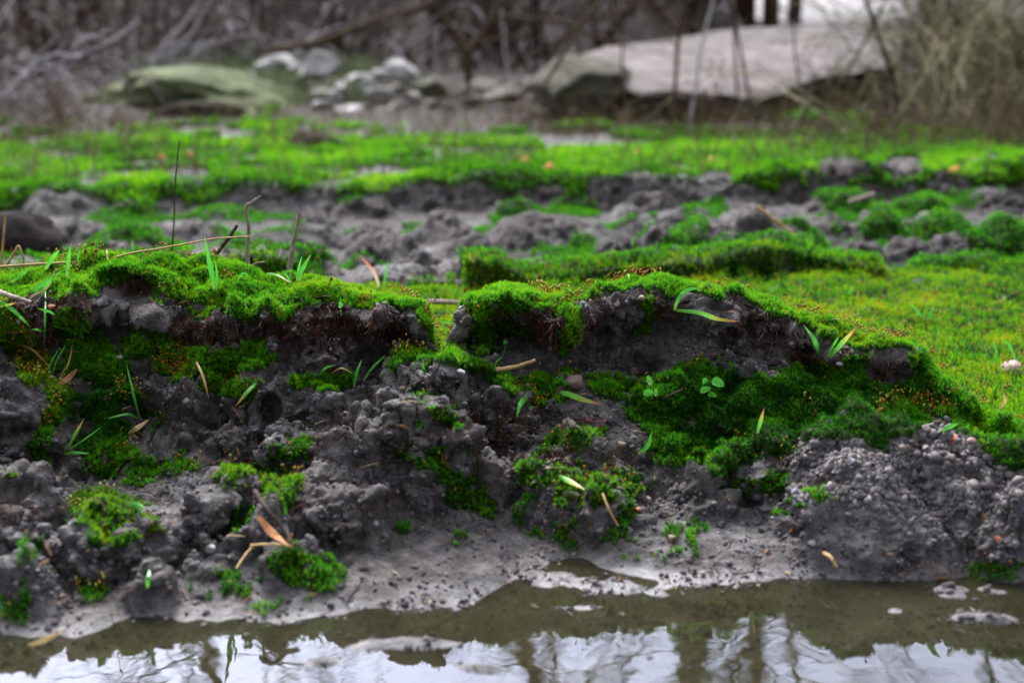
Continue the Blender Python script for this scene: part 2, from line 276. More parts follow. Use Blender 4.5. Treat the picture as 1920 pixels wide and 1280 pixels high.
def base_height(x, y):
    """x, y arrays -> height. x is treated a little warped so that edges are ragged."""
    nf = 1 - .92 * np.exp(-((x + .042) / .035) ** 4) * (y > .80) * (y < .91)
    xw = x + nf * .010 * vn(x, y, 0 * x, .045, 3) + nf * .004 * vn(x, y, 0 * x, .016, 5)
    yw = y + .006 * vn(x, y, 0 * x, .04, 9)
    ks = []
    sd, sz = T_shore(xw)
    sd = sd + .009 * vn(x, 0 * x, 0 * x, .05, 41) + .006 * vn(x, 0 * x, 0 * x, .016, 42)
    ks.append((sd * 0 + .1, sd * 0 - .03)); ks.append((sd - .12, sd * 0 - .006)); ks.append((sd - .02, sd * 0 - .0035)); ks.append((sd, sz * 0)); ks.append((sd + .025, sz * 0 + .006))
    fd, fz = T_foot(xw); ks.append((fd, fz))
    for T in (T_lf, T_lb, T_lip, T_cr): ks.append(T(xw))
    cd, cz = ks[-1]
    ks.append((cd + .012, cz - .004)); ks.append((cd + .06, np.minimum(cz - .01, .045))); 
    rd, rz = T_r2f(xw); ks.append((rd - .15, rz + .002)); ks.append((rd, rz))
    r2d, r2z = T_r2(xw); ks.append((r2d - .03, r2z - .006)); ks.append((r2d, r2z)); ks.append((r2d + .02, r2z - .004)); ks.append((r2d + .08, np.minimum(r2z, .018)))
    bd, bz = T_b3f(xw); ks.append((bd - .2, bz - .004)); ks.append((bd, bz))
    ld, lz = T_b3(xw); ks.append((ld - .01, lz - .002)); ks.append((ld, lz)); ks.append((ld + .25, lz * .4 + .012)); ks.append((ld * 0 + 3.4, ld * 0 + .02)); ks.append((ld * 0 + 4.2, ld * 0 + .045)); ks.append((ld * 0 + 6.3, ld * 0 + .12))
    # hillside behind, falling away to the right
    side = sstep(.175, .125, x / np.maximum(y, .5))
    side = side * 1.0
    ks.append((ld * 0 + 9.0, .10 + .95 * side)); ks.append((ld * 0 + 14, .20 + 1.4 * side)); ks.append((ld * 0 + 60, ld * 0 + .25)); ks.append((ld * 0 + 500, ld * 0 + .2))
    z = ks[0][1].copy()
    for (d0, z0), (d1, z1) in zip(ks[:-1], ks[1:]):
        t = np.clip((yw - d0) / np.maximum(d1 - d0, 1e-4), 0, 1)
        z = np.where(yw > d0, z0 + (z1 - z0) * t, z)
    for (u, v, d, w, wy, p) in MOUNDS:
        mx_, _, mz = [float(q) for q in pix(u, v, d)]
        wx = w * d / F * (1.25 if d < 1 else 1.1)
        m = (np.abs(x - mx_) < 3.5 * wx) & (np.abs(y - d) < 3.5 * wy)
        if not m.any(): continue
        xm, ym = xw[m] - .3 * (xw[m] - x[m]), yw[m]
        r = np.sqrt(((xm - mx_) / wx) ** 2 + ((ym - d) / wy) ** 2)
        zb = z[m]
        bump = np.exp(-(r ** p) * .69)
        k = .004 if d < 1.2 else .008
        z[m] = smax(zb, mz * bump + (-.02) * (1 - bump), k)
    for (u, v, w, wy, hh) in ISL:
        d = shore_d(v); mx_ = (u - 960) / F * d / CP * .98
        wx = w * d / F * 1.1; m = (np.abs(x - mx_) < 3 * wx) & (np.abs(y - d) < 3 * wy)
        if not m.any(): continue
        r = ((xw[m] + .014 * vn(x[m], y[m], 0 * x[m], .014, 45) - mx_) / wx) ** 2 + ((yw[m] - d) / wy) ** 2
        z[m] = np.maximum(z[m], -.0035 + (hh * .75 + .0035 + .0016 * vn(x[m], y[m], 0 * x[m], .010, 46)) * np.exp(-r * .69))
    z = z + np.where((y > 1.36) & (y < 2.35), .010 * fbm(x * .7, y, 0 * x, .11, 4, 64) * sstep(1.36, 1.45, y), 0)
    z = z + np.where(y > 2.2, .008 * fbm(x, y, 0 * x, .25, 3, 60), 0) + np.where(y > 4.5, .05 * fbm(x, y, 0 * x, .9, 3, 61), 0)
    return z

# rows (arc-length redistributed) and fan-shaped columns
NX = 940
s_in = np.linspace(-1, 1, NX)
out = 1 + np.cumsum(.004 * 1.16 ** np.arange(42))
S = np.concatenate([-out[::-1], s_in, out])
def width(y): return np.where(y < .86, .355 + 0 * y, .355 + (np.minimum(y, 12) - .86) * .405)
yf = np.concatenate([np.linspace(.12, .5, 40, endpoint=False), np.arange(.5, .93, .0012), np.arange(.93, 2.3, .004), 2.3 * 1.02 ** np.arange(0, 275)])
yf = yf[yf < 480]
XX = S[:, None] * width(yf)[None, :]
YY = np.broadcast_to(yf[None, :], XX.shape)
ZZ = base_height(XX.ravel(), np.ascontiguousarray(YY).ravel()).reshape(XX.shape)
# smooth along y slightly
dens = np.where(yf < .5, 120, np.where(yf < .95, 1150, np.where(yf < 1.5, 430, np.where(yf < 2.3, 260, 90 / np.maximum(yf - 1.8, .3)))))
slope = np.abs(np.gradient(ZZ, yf, axis=1))
ker = np.ones(15) / 15
slope = np.apply_along_axis(lambda c: np.convolve(np.pad(c, 7, 'edge'), ker, 'valid'), 0, slope)
wgt = dens[None, :] * np.sqrt(1 + 1.2 * np.minimum(slope, 4) ** 2)
cum = np.concatenate([np.zeros((len(S), 1)), np.cumsum((wgt[:, 1:] + wgt[:, :-1]) * .5 * np.diff(yf)[None, :], axis=1)], axis=1)
NY = int(cum[:, -1].max() * .92)
rows = np.linspace(0, 1, NY)
Y = np.stack([np.interp(rows * cum[i, -1], cum[i], yf) for i in range(len(S))])
X = S[:, None] * width(Y)
sh = X.shape
x = X.ravel(); y = Y.ravel()
z = base_height(x, y)
def normals(x, y, z):
    P = np.stack([x.reshape(sh), y.reshape(sh), z.reshape(sh)], -1)
    a = np.gradient(P, axis=0); b = np.gradient(P, axis=1)
    n = np.cross(a, b); n /= np.maximum(np.linalg.norm(n, axis=-1, keepdims=True), 1e-12)
    return n.reshape(-1, 3)
# overhanging lip of the main bank
cd, cz = T_cr(x); ld_, lz_ = T_lip(x); fd_, fz_ = T_foot(x)
rel = np.clip((z - fz_) / np.maximum(lz_ - fz_, .02), 0, 1.2)
onface = ((y > fd_ - .01) & (y < cd + .02)).astype(float)
ovh = .022 * (.55 + .8 * vn(x, 0 * x, 0 * x, .06, 77))
y = y - onface * ovh * (sstep(.72, .98, rel) - sstep(.35, .7, rel) * .35 * sstep(.95, .7, rel)) * sstep(0, .012, cd + .02 - y)
n0 = normals(x, y, z)
# clods
near = y < 2.4
xn, yn, zn = x[near], y[near], z[near]
sc = np.clip(yn / .85, 1, 3)
w1, i1 = worley(xn + .006 * vn(xn, yn, zn, .012, 1), yn, zn, .021, 1)
w2, i2 = worley(xn + .003 * vn(xn, yn, zn, .007, 2), yn + .002 * vn(xn, zn, yn, .006, 4), zn, .0085, 5)
w3, i3 = worley(xn, yn, zn, .0042, 9); w4, i4 = worley(xn, yn, zn, .0023, 13)
rg = fbm(xn, yn, zn, .03, 4, 21)
rough_m = sstep(-.25, .35, vn(xn, yn, zn, .05, 31) + .25)
zr = sstep(.003, .018, zn)             # flat near the water
facem = ((yn > T_foot(xn)[0] - .07) & (yn < T_cr(xn)[0] + .015)).astype(float)
trough = ((yn > 1.2)).astype(float)
amp = zr * (.5 + .65 * rough_m) * np.maximum(np.maximum(facem, (yn < .8) * 1.0), np.where(yn > 1.25, .5, .25))
d1 = (.62 - w1) * .017 * (.4 + i1) + (.6 - w2) * .0115 * (.3 + i2) + (.55 - w3) * .0036 * (.2 + i3) + (.5 - w4) * .0016 * (yn < .9)
fine_ = fbm(xn, yn, zn, .007, 3, 71); smear = np.zeros_like(xn)
us_, vs_, _ = proj(xn, yn, zn)
for (hu, hv, ru, rv) in [(770, 1020, 95, 110), (1700, 950, 110, 70), (1170, 820, 50, 50), (1450, 1040, 160, 50), (950, 1060, 120, 60), (300, 1130, 200, 40), (650, 700, 10, 10), (1330, 1000, 90, 40), (560, 1130, 160, 30), (380, 860, 90, 20)]:
    smear = np.maximum(smear, np.exp(-(((us_ - hu) / ru) ** 2 + ((vs_ - hv) / rv) ** 2) ** 1.5))
sandn = np.exp(-(((us_ - 1735) / 250) ** 2 + ((vs_ - 890) / 120) ** 2) ** 2) * (yn < .8); disp_s = sandn * (.006 * np.abs(fbm(xn, yn, zn, .012, 4, 74)) + .0015 * vn(xn, yn, zn, .0022, 75)); amp = amp * (1 - .65 * sstep(-.008, .002, yn - T_lip(xn)[0]) * (yn < .93)); amp = amp * (1 - .5 * sandn) * (1 - .85 * smear * (yn < .81)); disp = amp * (d1 + .0035 * fine_ - .002 * np.abs(fbm(xn, yn, zn, .013, 3, 72)) * 4) + disp_s + zr * rg * .008 + (1 - zr) * (.0056 * fbm(xn, yn, zn, .036, 4, 51) + .0004 * (.5 - w3))
disp = disp - amp * .012 * sstep(.18, .5, fbm(xn, yn, zn, .022, 3, 91))   # pits
# hollows (photo positions of the dark caves in the face), pushed back into the bank
un, vn_, _ = proj(xn, yn, zn)
push = np.zeros_like(xn)
for (hu, hv, ru, rv, dep) in [(235, 556, 62, 28, .034), (330, 590, 50, 14, .006), (960, 618, 62, 36, .032), (470, 625, 60, 22, .010), (690, 640, 60, 40, .008), (745, 650, 30, 60, .012), (505, 775, 20, 22, .02), (230, 800, 120, 50, .014), (900, 850, 50, 20, .014), (60, 870, 50, 20, .01), (530, 700, 20, 60, .008), (1120, 640, 30, 30, .007), (1540, 700, 40, 20, .006), (1735, 690, 22, 30, .006), (880, 660, 30, 25, .006)]:
    push += dep * np.exp(-(((un - hu) / ru) ** 2 + ((vn_ - hv) / rv) ** 2) ** 2) * facem
x[near] += n0[near, 0] * disp; y[near] += n0[near, 1] * disp + push; z[near] += n0[near, 2] * disp
n1 = normals(x, y, z)
U, Vv, Dp = proj(x, y, z)

# ------------------------------------------------------------------ moss coverage
STROKES = [  # (points, radius px, density, yellowness)
 ([(-60, 535), (0, 535), (60, 525), (130, 515), (200, 500), (270, 485), (340, 485)], 26, 1, .35), ([(300, 520), (360, 535), (430, 550), (510, 568)], 34, 1, .35), ([(380, 505), (480, 530), (540, 548)], 22, 1, .45),
 ([(120, 530), (180, 525), (225, 505)], 30, 1, .25), ([(560, 538), (660, 550), (740, 560), (790, 574)], 14, 1, .4), ([(795, 578), (792, 610)], 11, .9, .3),
 ([(0, 590), (40, 640), (60, 690)], 32, 1, .7), ([(130, 612), (160, 660), (205, 700)], 34, 1, .2), ([(255, 650), (300, 655), (330, 690)], 34, .9, .55), ([(350, 682), (420, 690), (480, 668)], 27, 1, .15),
 ([(390, 728), (460, 730)], 17, .8, .6), ([(550, 722), (645, 716)], 13, 1, .2), ([(95, 730), (100, 790), (80, 850)], 17, .9, .3), ([(150, 750), (250, 790), (180, 850), (260, 870)], 46, .8, .4), ([(150, 700), (220, 760)], 40, .7, .4),
 ([(888, 566), (930, 548), (1010, 552), (1060, 580), (1074, 620), (1060, 650)], 21, 1, .35), ([(895, 560), (900, 600), (908, 640)], 27, 1, .35), ([(950, 580), (990, 570)], 18, 1, .1),
 ([(1062, 566), (1130, 543), (1200, 533), (1260, 536), (1330, 549), (1400, 559), (1480, 582)], 11, 1, .15), ([(1500, 594), (1560, 634), (1620, 656), (1705, 645)], 11, 1, .5), ([(1205, 575), (1230, 598), (1200, 625)], 13, .9, .1),
 ([(728, 690), (770, 668), (850, 672), (900, 690), (950, 715), (965, 745)], 13, 1, .25), ([(1000, 725), (1050, 745), (1010, 760)], 18, .9, .3), ([(1110, 725), (1200, 735)], 19, .9, .4), ([(950, 725), (1080, 720)], 10, .8, .1),
 ([(1230, 770), (1300, 730), (1400, 770), (1500, 745), (1600, 735), (1690, 770)], 52, 1, .22), ([(1250, 840), (1350, 830), (1500, 790), (1640, 800)], 38, 1, .15), ([(1290, 700), (1350, 690)], 20, .5, .3), ([(1725, 700), (1790, 750), (1900, 840), (1960, 860)], 42, 1, .3), ([(1920, 750), (1860, 800), (1980, 800)], 46, 1, .2), ([(1430, 720), (1560, 700), (1680, 700)], 22, .7, .4),
 ([(735, 770), (790, 752)], 14, .55, .5), ([(760, 830), (840, 850), (880, 900)], 36, .45, .5), ([(860, 800), (820, 780)], 16, .5, .5), ([(1010, 862), (1060, 830), (1110, 818)], 20, .8, .4), ([(990, 885), (1090, 900), (1190, 915)], 30, .6, .6), ([(1060, 930), (1160, 945)], 30, .45, .6),
 ([(1345, 865), (1400, 840), (1460, 845)], 26, .6, .5), ([(1390, 915), (1470, 900)], 18, .7, .2), ([(505, 858), (565, 842)], 15, .9, .35), ([(300, 880), (360, 870)], 14, .7, .5), ([(430, 895), (530, 910), (520, 940)], 24, .65, .7), ([(160, 945), (220, 960), (270, 985)], 30, .65, .9), ([(150, 1000), (260, 1010)], 24, .5, .5), ([(50, 1032), (90, 1030)], 18, .7, .4), ([(545, 1060), (600, 1085)], 36, .85, .15), ([(640, 1110), (560, 1110)], 22, .5, .1),
 ([(0, 1130), (30, 1150)], 26, .6, .2), ([(60, 1100), (160, 1110)], 30, .35, .2), ([(850, 930), (910, 945)], 24, .6, .5), ([(440, 970), (500, 1000)], 24, .6, .3), ([(1840, 1080), (1900, 1070)], 24, .6, .4), ([(1000, 960), (1040, 1010), (1180, 980)], 34, .22, .4), ([(400, 1090), (500, 1120), (360, 1130)], 30, .2, .2), ([(0, 900), (60, 895)], 14, .7, .5), ([(720, 1010), (860, 1020)], 40, .1, .3), ([(1180, 1010), (1300, 1020)], 40, .15, .3), ([(1560, 930), (1440, 960)], 20, .25, .2)]
moss = np.zeros_like(x); yel = np.full_like(x, .3)
mn = (y < .93) & (U > -350) & (U < 2270)
u_, v_ = U[mn], Vv[mn]; xm, ym, zm = x[mn], y[mn], z[mn]
un2 = u_ + 16 * vn(xm, ym, zm, .012, 81) + 9 * vn(xm, ym, zm, .005, 82); vn2 = v_ + 11 * vn(xm, ym, zm, .012, 83) + 7 * vn(xm, ym, zm, .005, 84)
mm = np.zeros_like(u_); yy_ = np.full_like(u_, .3)
brk = fbm(xm, ym, zm, .014, 3, 88); brk2 = vn(xm, ym, zm, .004, 89)
for pts, rad, den, yl in STROKES:
    best = np.full_like(u_, 1e9)
    for (a, b) in zip(pts[:-1], pts[1:]):
        abx, aby = b[0] - a[0], b[1] - a[1]; L = abx * abx + aby * aby
        tt = np.clip(((un2 - a[0]) * abx + (vn2 - a[1]) * aby) / L, 0, 1)
        best = np.minimum(best, np.hypot(un2 - a[0] - tt * abx, vn2 - a[1] - tt * aby))
    m_ = sstep(rad * 1.15, rad * .75, best)
    if den < 1: m_ = m_ * sstep(.40 - den * .9, .50 - den * .8, brk + .35 * brk2)
    yy_ = np.where(m_ > mm, yl, yy_); mm = np.maximum(mm, m_)
cdm, czm = T_cr(xm)
ldm, lzm = T_lip(xm); nzm = n1[mn][:, 2]
mm = np.maximum(mm, sstep(-.010, -.004, ym - ldm) * sstep(.35, .6, nzm) * (zm > lzm - .008) * (u_ < 1640) * ((u_ < 812) | (u_ > 860)))
for (hu, hv, ru, rv) in [(238, 556, 66, 26), (962, 622, 52, 30), (1665, 695, 50, 38), (1330, 610, 120, 40), (1120, 620, 40, 30)]:
    mm = mm * (1 - np.exp(-(((u_ - hu) / ru) ** 2 + ((v_ - hv) / rv) ** 2) ** 3) * (hv > 0))
dark_moss_shade = np.exp(-(((u_ - 1450) / 300) ** 2 + ((v_ - 770) / 95) ** 2) ** 2)
back = sstep(-.004, .004, ym - cdm)                       # behind the crest: meadow rule
mm = mm * (1 - back) + back * 1.0
dark = np.zeros_like(x); dark[mn] = np.clip(dark_moss_shade + np.exp(-(((u_ - 200) / 110) ** 2 + ((v_ - 790) / 80) ** 2) ** 2), 0, 1)  # partly a darker moss kind, partly slope shade put into the tone
moss[mn] = mm; yel[mn] = yy_ + back * (.6 - yy_)
fl = (y >= .93)
ncl = fbm(x[fl], y[fl], z[fl], .09, 4, 101); ncl2 = fbm(x[fl], y[fl], z[fl], .35, 3, 105)
yfl, ufl, vfl, zfl = y[fl], U[fl], Vv[fl], z[fl]
r2f = T_r2f(x[fl])[0]; r2c = T_r2(x[fl])[0]; b3f = T_b3f(x[fl])[0]; b3c = T_b3(x[fl])[0]
mead = sstep(.52, .40, ncl) * (yfl < r2f)
ridge_on = sstep(855, 875, ufl) * sstep(1675, 1640, ufl) + sstep(410, 425, ufl) * sstep(640, 620, ufl) + .8 * sstep(1640, 1700, ufl)+ .7 * sstep(380, 340, ufl)
ridge = np.clip(ridge_on, 0, 1) * ((yfl >= r2f) & (yfl < r2c + .035)) * sstep(-.35, -.2, ncl + .25 * (ufl > 860))
ridge = np.maximum(ridge, ((ufl > 740) & (ufl < 850) & (yfl >= r2f - .02) & (yfl < r2c)) * sstep(-.1, .05, ncl))
tro = sstep(.07, .17, ncl) * ((yfl >= r2c + .035) & (yfl < b3f)) * .9
hang = sstep(.0, .35, (yfl - b3f) / (b3c - b3f) - .35 + 1.0 * ncl) * ((yfl >= b3f - .03) & (yfl < b3c))
ncl3 = fbm(x[fl], y[fl], z[fl], .12, 4, 108)
far = (yfl >= b3c) * sstep(-.26, -.02, ncl3 + .22 - .28 * sstep(2.15, 2.9, yfl)) * sstep(-.35, -.1, ncl + .4 * ncl2 - .42 * sstep(2.6, 3.6, yfl - .3 * (ufl > 1450))) * sstep(4.0, 3.3, yfl + .9 * ncl2 - .6 * (ufl > 1440))
mdk = np.zeros_like(ufl)
for (cu_, cv_, ru_, rv_) in [(1340, 338, 36, 16), (1582, 322, 52, 26), (1690, 318, 40, 22), (350, 330, 46, 14), (575, 272, 40, 16), (720, 330, 60, 8), (1290, 350, 70, 12)]:
    mdk = np.maximum(mdk, np.exp(-(((ufl - cu_) / ru_) ** 2 + ((vfl - cv_) / rv_) ** 2) ** 2 + 1.2 * ncl) * (yfl > 1.95) * (yfl < 3.2))
mdk = 1 - np.clip(mdk * 1.3, 0, 1); far = far * mdk; hang = hang * mdk
moss[fl] = np.clip(mead + ridge + tro + hang + far, 0, 1)
yel[fl] = np.where(yfl < r2f, .62 + .3 * ncl, np.where(yfl < r2c + .03, .45, .3 + .4 * ncl2))
litter = sstep(2.9, 3.7, y)
root = np.zeros_like(x)
bandm = (y < .92)
lipd, lipz = T_lip(x); crd, crz = T_cr(x)
root = np.where(U > 1080, .5, 1.) * np.where(bandm, sstep(.026, .006, np.abs(z - (lipz - .008))) * sstep(-.25, .25, fbm(x, y, z, .03, 3, 55) + .1) * (y > fd_ + .02) * (y < crd), 0)
root = np.maximum(root, np.where(y < .80, .7 * sstep(.02, .04, z) * sstep(.1, .4, fbm(x, y, z, .03, 3, 57)) * (U < 1480), 0))
sand_v = np.clip(np.exp(-(((U - 1735) / 250) ** 2 + ((Vv - 890) / 120) ** 2) ** 2) * (y < .80) * (.7 + .5 * vn(x, y, z, .012, 63)), 0, 1)
shd = T_shore(x)[0]; damp = np.clip(sstep(1.32, 1.42, y) * sstep(2.12, 2.04, y) * (.75 + .5 * vn(x, y, z, .07, 66)), 0, 1)
wet = np.clip(sstep(.007, .001, z) * (y < .8) * .75 + 1.0 * sstep(.0042, .003, z) * sstep(1000, 1060, U) * sstep(1400, 1310, U) * sstep(1060, 1078, Vv) + .1 * sstep(.0035, .0025, z) * (y < shd + .003) + .25 * sstep(.2, .5, fbm(x, y, z, .05, 3, 58)), 0, 1)
bed = sstep(.0005, -.002, z) * (y < .8)
z = np.where(moss > .3, z + .0012 * moss, z)
I = np.arange(sh[0] * sh[1]).reshape(sh)
Q = np.stack([I[:-1, :-1], I[1:, :-1], I[1:, 1:], I[:-1, 1:]], -1).reshape(-1, 4)
Pv = np.stack([x, y, z], -1)
gnd = mesh_np('ground', Pv, Q, M['ground'], attrs={'moss': moss, 'root': root, 'wet': wet, 'bed': bed, 'litter': litter, 'sand': sand_v, 'damp': damp})
tag(gnd, kind='structure')
print('ground', sh, len(Q))

# depth lookup: visible surface point behind a photo pixel
U, Vv, Dp = proj(x, y, z)
CELL = 5
vis = (U > -100) & (U < 2020) & (Vv > 0) & (Vv < 1300)
iv = np.nonzero(vis)[0]
key = ((Vv[iv] // CELL).astype(np.int64) * 500 + ((U[iv] + 100) // CELL).astype(np.int64))
o_ = np.lexsort((Dp[iv], key)); ks_, first = np.unique(key[o_], return_index=True)
HIT = dict(zip(ks_.tolist(), iv[o_][first].tolist()))
def hit(u, v):
    ku, kv = int((u + 100) // CELL), int(v // CELL)
    for r in range(0, 12):
        c = [HIT[q] for q in [(kv + a) * 500 + ku + b for a in range(-r, r + 1) for b in range(-r, r + 1)] if q in HIT]
        if c:
            i = min(c, key=lambda i: (U[i] - u) ** 2 + (Vv[i] - v) ** 2)
            return Pv[i].copy(), n1[i].copy()
    return np.array(pix(u, v, .8)), np.array([0, 0, 1.])
# visible-vertex depth image for culling
zb = np.full((300, 430), 9e9); cu = ((U[iv] + 100) // CELL).astype(int); cv = (Vv[iv] // CELL).astype(int)
np.minimum.at(zb, (cv, cu), Dp[iv])

# ------------------------------------------------------------------ scattering
A = Pv[Q[:, 0]]; farea = .5 * np.linalg.norm(np.cross(Pv[Q[:, 2]] - A, Pv[Q[:, 3]] - Pv[Q[:, 1]]), axis=1)
fc = (Pv[Q[:, 0]] + Pv[Q[:, 2]]) * .5
fn = n1[Q[:, 0]]
fu, fv, fd3 = proj(fc[:, 0], fc[:, 1], fc[:, 2])
inview = (fu > -380) & (fu < 2300) & (fv < 1400) & (fv > -50)
viewdot = -(fn[:, 0] * fc[:, 0] + fn[:, 1] * fc[:, 1] + fn[:, 2] * (fc[:, 2] - CAMZ)) / np.maximum(fd3, .01)
def sample(w, n):
    w = w * farea * inview * np.where(viewdot > -.35, 1, .12)
    c = np.cumsum(w); idx = np.searchsorted(c, rng.random(n) * c[-1]); idx = np.minimum(idx, len(w) - 1)
    a = rng.random((n, 1)); b = rng.random((n, 1))
    q = Q[idx]
    p = (Pv[q[:, 0]] * (1 - a) + Pv[q[:, 1]] * a) * (1 - b) + (Pv[q[:, 3]] * (1 - a) + Pv[q[:, 2]] * a) * b
    return p, fn[idx], idx
def unit(v): return v / np.maximum(np.linalg.norm(v, axis=-1, keepdims=True), 1e-9)
def frame(d):
    r = unit(np.cross(d, rng.normal(size=d.shape))); return r, np.cross(d, r)
def shoots(name, mat, p, nrm, hgt, leaf, wid, nleaf, tone, upmix=.6, splay=.75, label='', cat=''):
    """every shoot = a stack of narrow pointed leaves standing out from a stem"""
    n = len(p)
    d = unit(nrm * (1 - upmix) + np.array([0, -.05, 1.]) * upmix + rng.normal(size=(n, 3)) * .22)
    Vs, Ts = [], []
    r, s = frame(d)
    ph0 = rng.random(n) * 6.28
    for k in range(nleaf):
        f = (k + .5) / nleaf; ph = (ph0 + k * 2.4)[:, None]
        o = r * np.cos(ph) + s * np.sin(ph)
        base = p + d * (hgt[:, None] * (.15 + .8 * f))
        sp = splay * (1.1 - .8 * f)
        L = leaf[:, None] * (.8 + .5 * rng.random((n, 1))) * (1 if f < .8 else .8)
        tip = base + unit(d * (1 - .35 * sp) + o * sp) * L
        sd = np.cross(d, o) * (wid[:, None] * .5)
        Vs.append(np.stack([base - sd, base + sd, tip], 1))
        Ts.append(np.repeat((tone + .42 * (f - .6))[:, None], 3, 1) + np.array([[-.16, -.16, .14]]))
    # stem
    sd = r * (wid[:, None] * .35)
    Vs.append(np.stack([p - d * .001 - sd, p - d * .001 + sd, p + d * hgt[:, None]], 1)); Ts.append(np.repeat((tone - .35)[:, None], 3, 1))
    V_ = np.concatenate(Vs).reshape(-1, 3); T_ = np.clip(np.concatenate(Ts).reshape(-1), 0, 1)
    o = mesh_np(name, V_, np.arange(len(V_)).reshape(-1, 3), mat, smooth=False, attrs={'tone': T_})
    return tag(o, label, cat, kind='stuff')
fm = moss[Q[:, 0]]; fy = fc[:, 1]; fyel = yel[Q[:, 0]]
steep = np.clip(fn[:, 2], 0, 1)
nearw = sstep(.1, .75, fm) * (fy < .905) * np.where(fy < .775, .42, 1)
def patch(p, sc, s): return .5 + .5 * fbm(p[:, 0], p[:, 1], p[:, 2], sc, 3, s)
# near moss: green and yellow-green kinds
NEAR = 122000
p, nn, ix = sample(nearw, NEAR)
yl = fyel[ix] + .25 * fbm(p[:, 0], p[:, 1], p[:, 2], .02, 2, 200)
sel = rng.random(NEAR) < np.clip((yl - .25) * 1.3, .12, .8)
for nm, mk, ms, lab, msk in (('moss', 'moss', 0, 'fine bright green moss growing over the crumbling mud bank in focus', ~sel), ('moss', 'moss_y', 1, 'yellowish green moss tufts mixed into the moss of the bank in focus', sel)):
    q = p[msk]; n = len(q); pt = patch(q, .015, 5)
    hg = (.0014 + .0018 * rng.random(n)) * (.55 + .6 * patch(q, .02, 8)) * np.where(q[:, 1] < .775, .7, 1)
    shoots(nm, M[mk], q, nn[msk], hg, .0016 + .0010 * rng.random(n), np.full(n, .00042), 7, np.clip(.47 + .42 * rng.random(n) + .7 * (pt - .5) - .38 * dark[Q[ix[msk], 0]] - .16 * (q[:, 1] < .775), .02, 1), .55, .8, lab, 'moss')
# meadow behind the bank
N2 = 66000
p, nn, ix = sample(sstep(.3, .6, fm) * (fy > .895) * (fy < T_r2f(fc[:, 0])[0] + .01) / np.maximum(fy, .5) ** 1.5, N2)
pt = patch(p, .05, 15) ; n = len(p)
sel = rng.random(n) < np.clip(.62 + 1.6 * (pt - .5), 0, 1)
for mk, lab, msk in (('moss_y', 'yellow and orange tinged moss lawn lying flat behind the bank', sel), ('moss', 'green moss patches in the flat lawn behind the bank', ~sel)):
    q = p[msk]; k = len(q)
    shoots('moss', M[mk], q, nn[msk], .003 + .004 * rng.random(k), .0024 + .0015 * rng.random(k), np.full(k, .0008), 5, np.clip(.35 + .5 * rng.random(k) + .9 * (patch(q, .03, 25) - .5), 0, 1), .8, .6, lab, 'moss')
# second ridge and trough
N3 = 42000
p, nn, ix = sample(sstep(.3, .6, fm) * (fy > T_r2f(fc[:, 0])[0]) * (fy < T_b3f(fc[:, 0])[0]), N3)
k = len(p)
shoots('moss', M['moss'], p, nn, .0022 + .0028 * rng.random(k), .0026 + .0015 * rng.random(k), np.full(k, .0011), 5, .25 + .55 * rng.random(k) + .4 * (patch(p, .05, 26) - .5), .5, .7, 'soft green moss covering the low ridge and lumps across the muddy trough', 'moss')
# far bank and turf
N4 = 68000
p, nn, ix = sample(sstep(.3, .6, fm) * (fy >= T_b3f(fc[:, 0])[0]) / np.maximum(fy, .5), N4)
k = len(p); fs = np.clip(p[:, 1] / 2.2, .8, 1.6)
shoots('turf', M['turf'], p, nn, (.003 + .006 * rng.random(k)) * fs, (.005 + .006 * rng.random(k)) * fs, .0022 * fs, 4, np.clip(.28 + .5 * rng.random(k) + 1.1 * (patch(p, .18, 27) - .5) + .8 * (patch(p, .05, 28) - .5), 0, 1), .7, .6, 'bright green turf and moss spreading from the far mud bank to the thicket', 'grass')
# spore capsules
def capsules(p, nrm, hgt, rad, tone, label):
    n = len(p); d = unit(nrm * .4 + np.array([0, -.1, .8]) + rng.normal(size=(n, 3)) * .25); r, s = frame(d)
    top = p + d * hgt[:, None]; Vs = []; fs = []
    w = .00016
    V_ = [p - r * w, p + r * w, top]; 
    ring = [top + (r * math.cos(a) + s * math.sin(a)) * rad[:, None] for a in (0, 1.57, 3.14, 4.71)]
    V_ += ring + [top - d * (rad * 1.4)[:, None], top + d * (rad * 1.7)[:, None]]
    V_ = np.stack(V_, 1)
    tri = [(0, 1, 2)] + [(3 + a, 3 + (a + 1) % 4, 8) for a in range(4)] + [(3 + (a + 1) % 4, 3 + a, 7) for a in range(4)]
    Fc = (np.arange(n)[:, None, None] * 9 + np.array(tri)[None]).reshape(-1, 3)
    T_ = np.repeat(tone[:, None], 9, 1); T_[:, :3] = .3
    o = mesh_np('spore_capsules', V_.reshape(-1, 3), Fc, M['capsule'], attrs={'tone': T_.ravel()}); tag(o, label, 'moss capsules', kind='stuff')
ncl = fbm(fc[:, 0], fc[:, 1], fc[:, 2], .022, 2, 301)
p, nn, ix = sample(nearw * sstep(.12, .4, ncl + .5 * (fyel - .3)) ** 2, 2500)
k = len(p); capsules(p, nn, .005 + .004 * rng.random(k), .00045 + .0004 * rng.random(k), np.clip(.55 + .35 * fbm(p[:, 0], p[:, 1], p[:, 2], .03, 2, 302) * 2 + .25 * rng.normal(size=k), 0, 1), 'tiny orange and yellow spore capsules standing on the bank moss')
p, nn, ix = sample(sstep(.3, .6, fm) * (fy > .9) * (fy < 1.3), 2000)
k = len(p); capsules(p, nn, .007 + .004 * rng.random(k), .0006 + .0005 * rng.random(k), np.clip(.35 + .3 * rng.normal(size=k), 0, 1), 'tiny orange spore capsules scattered over the flat moss lawn')
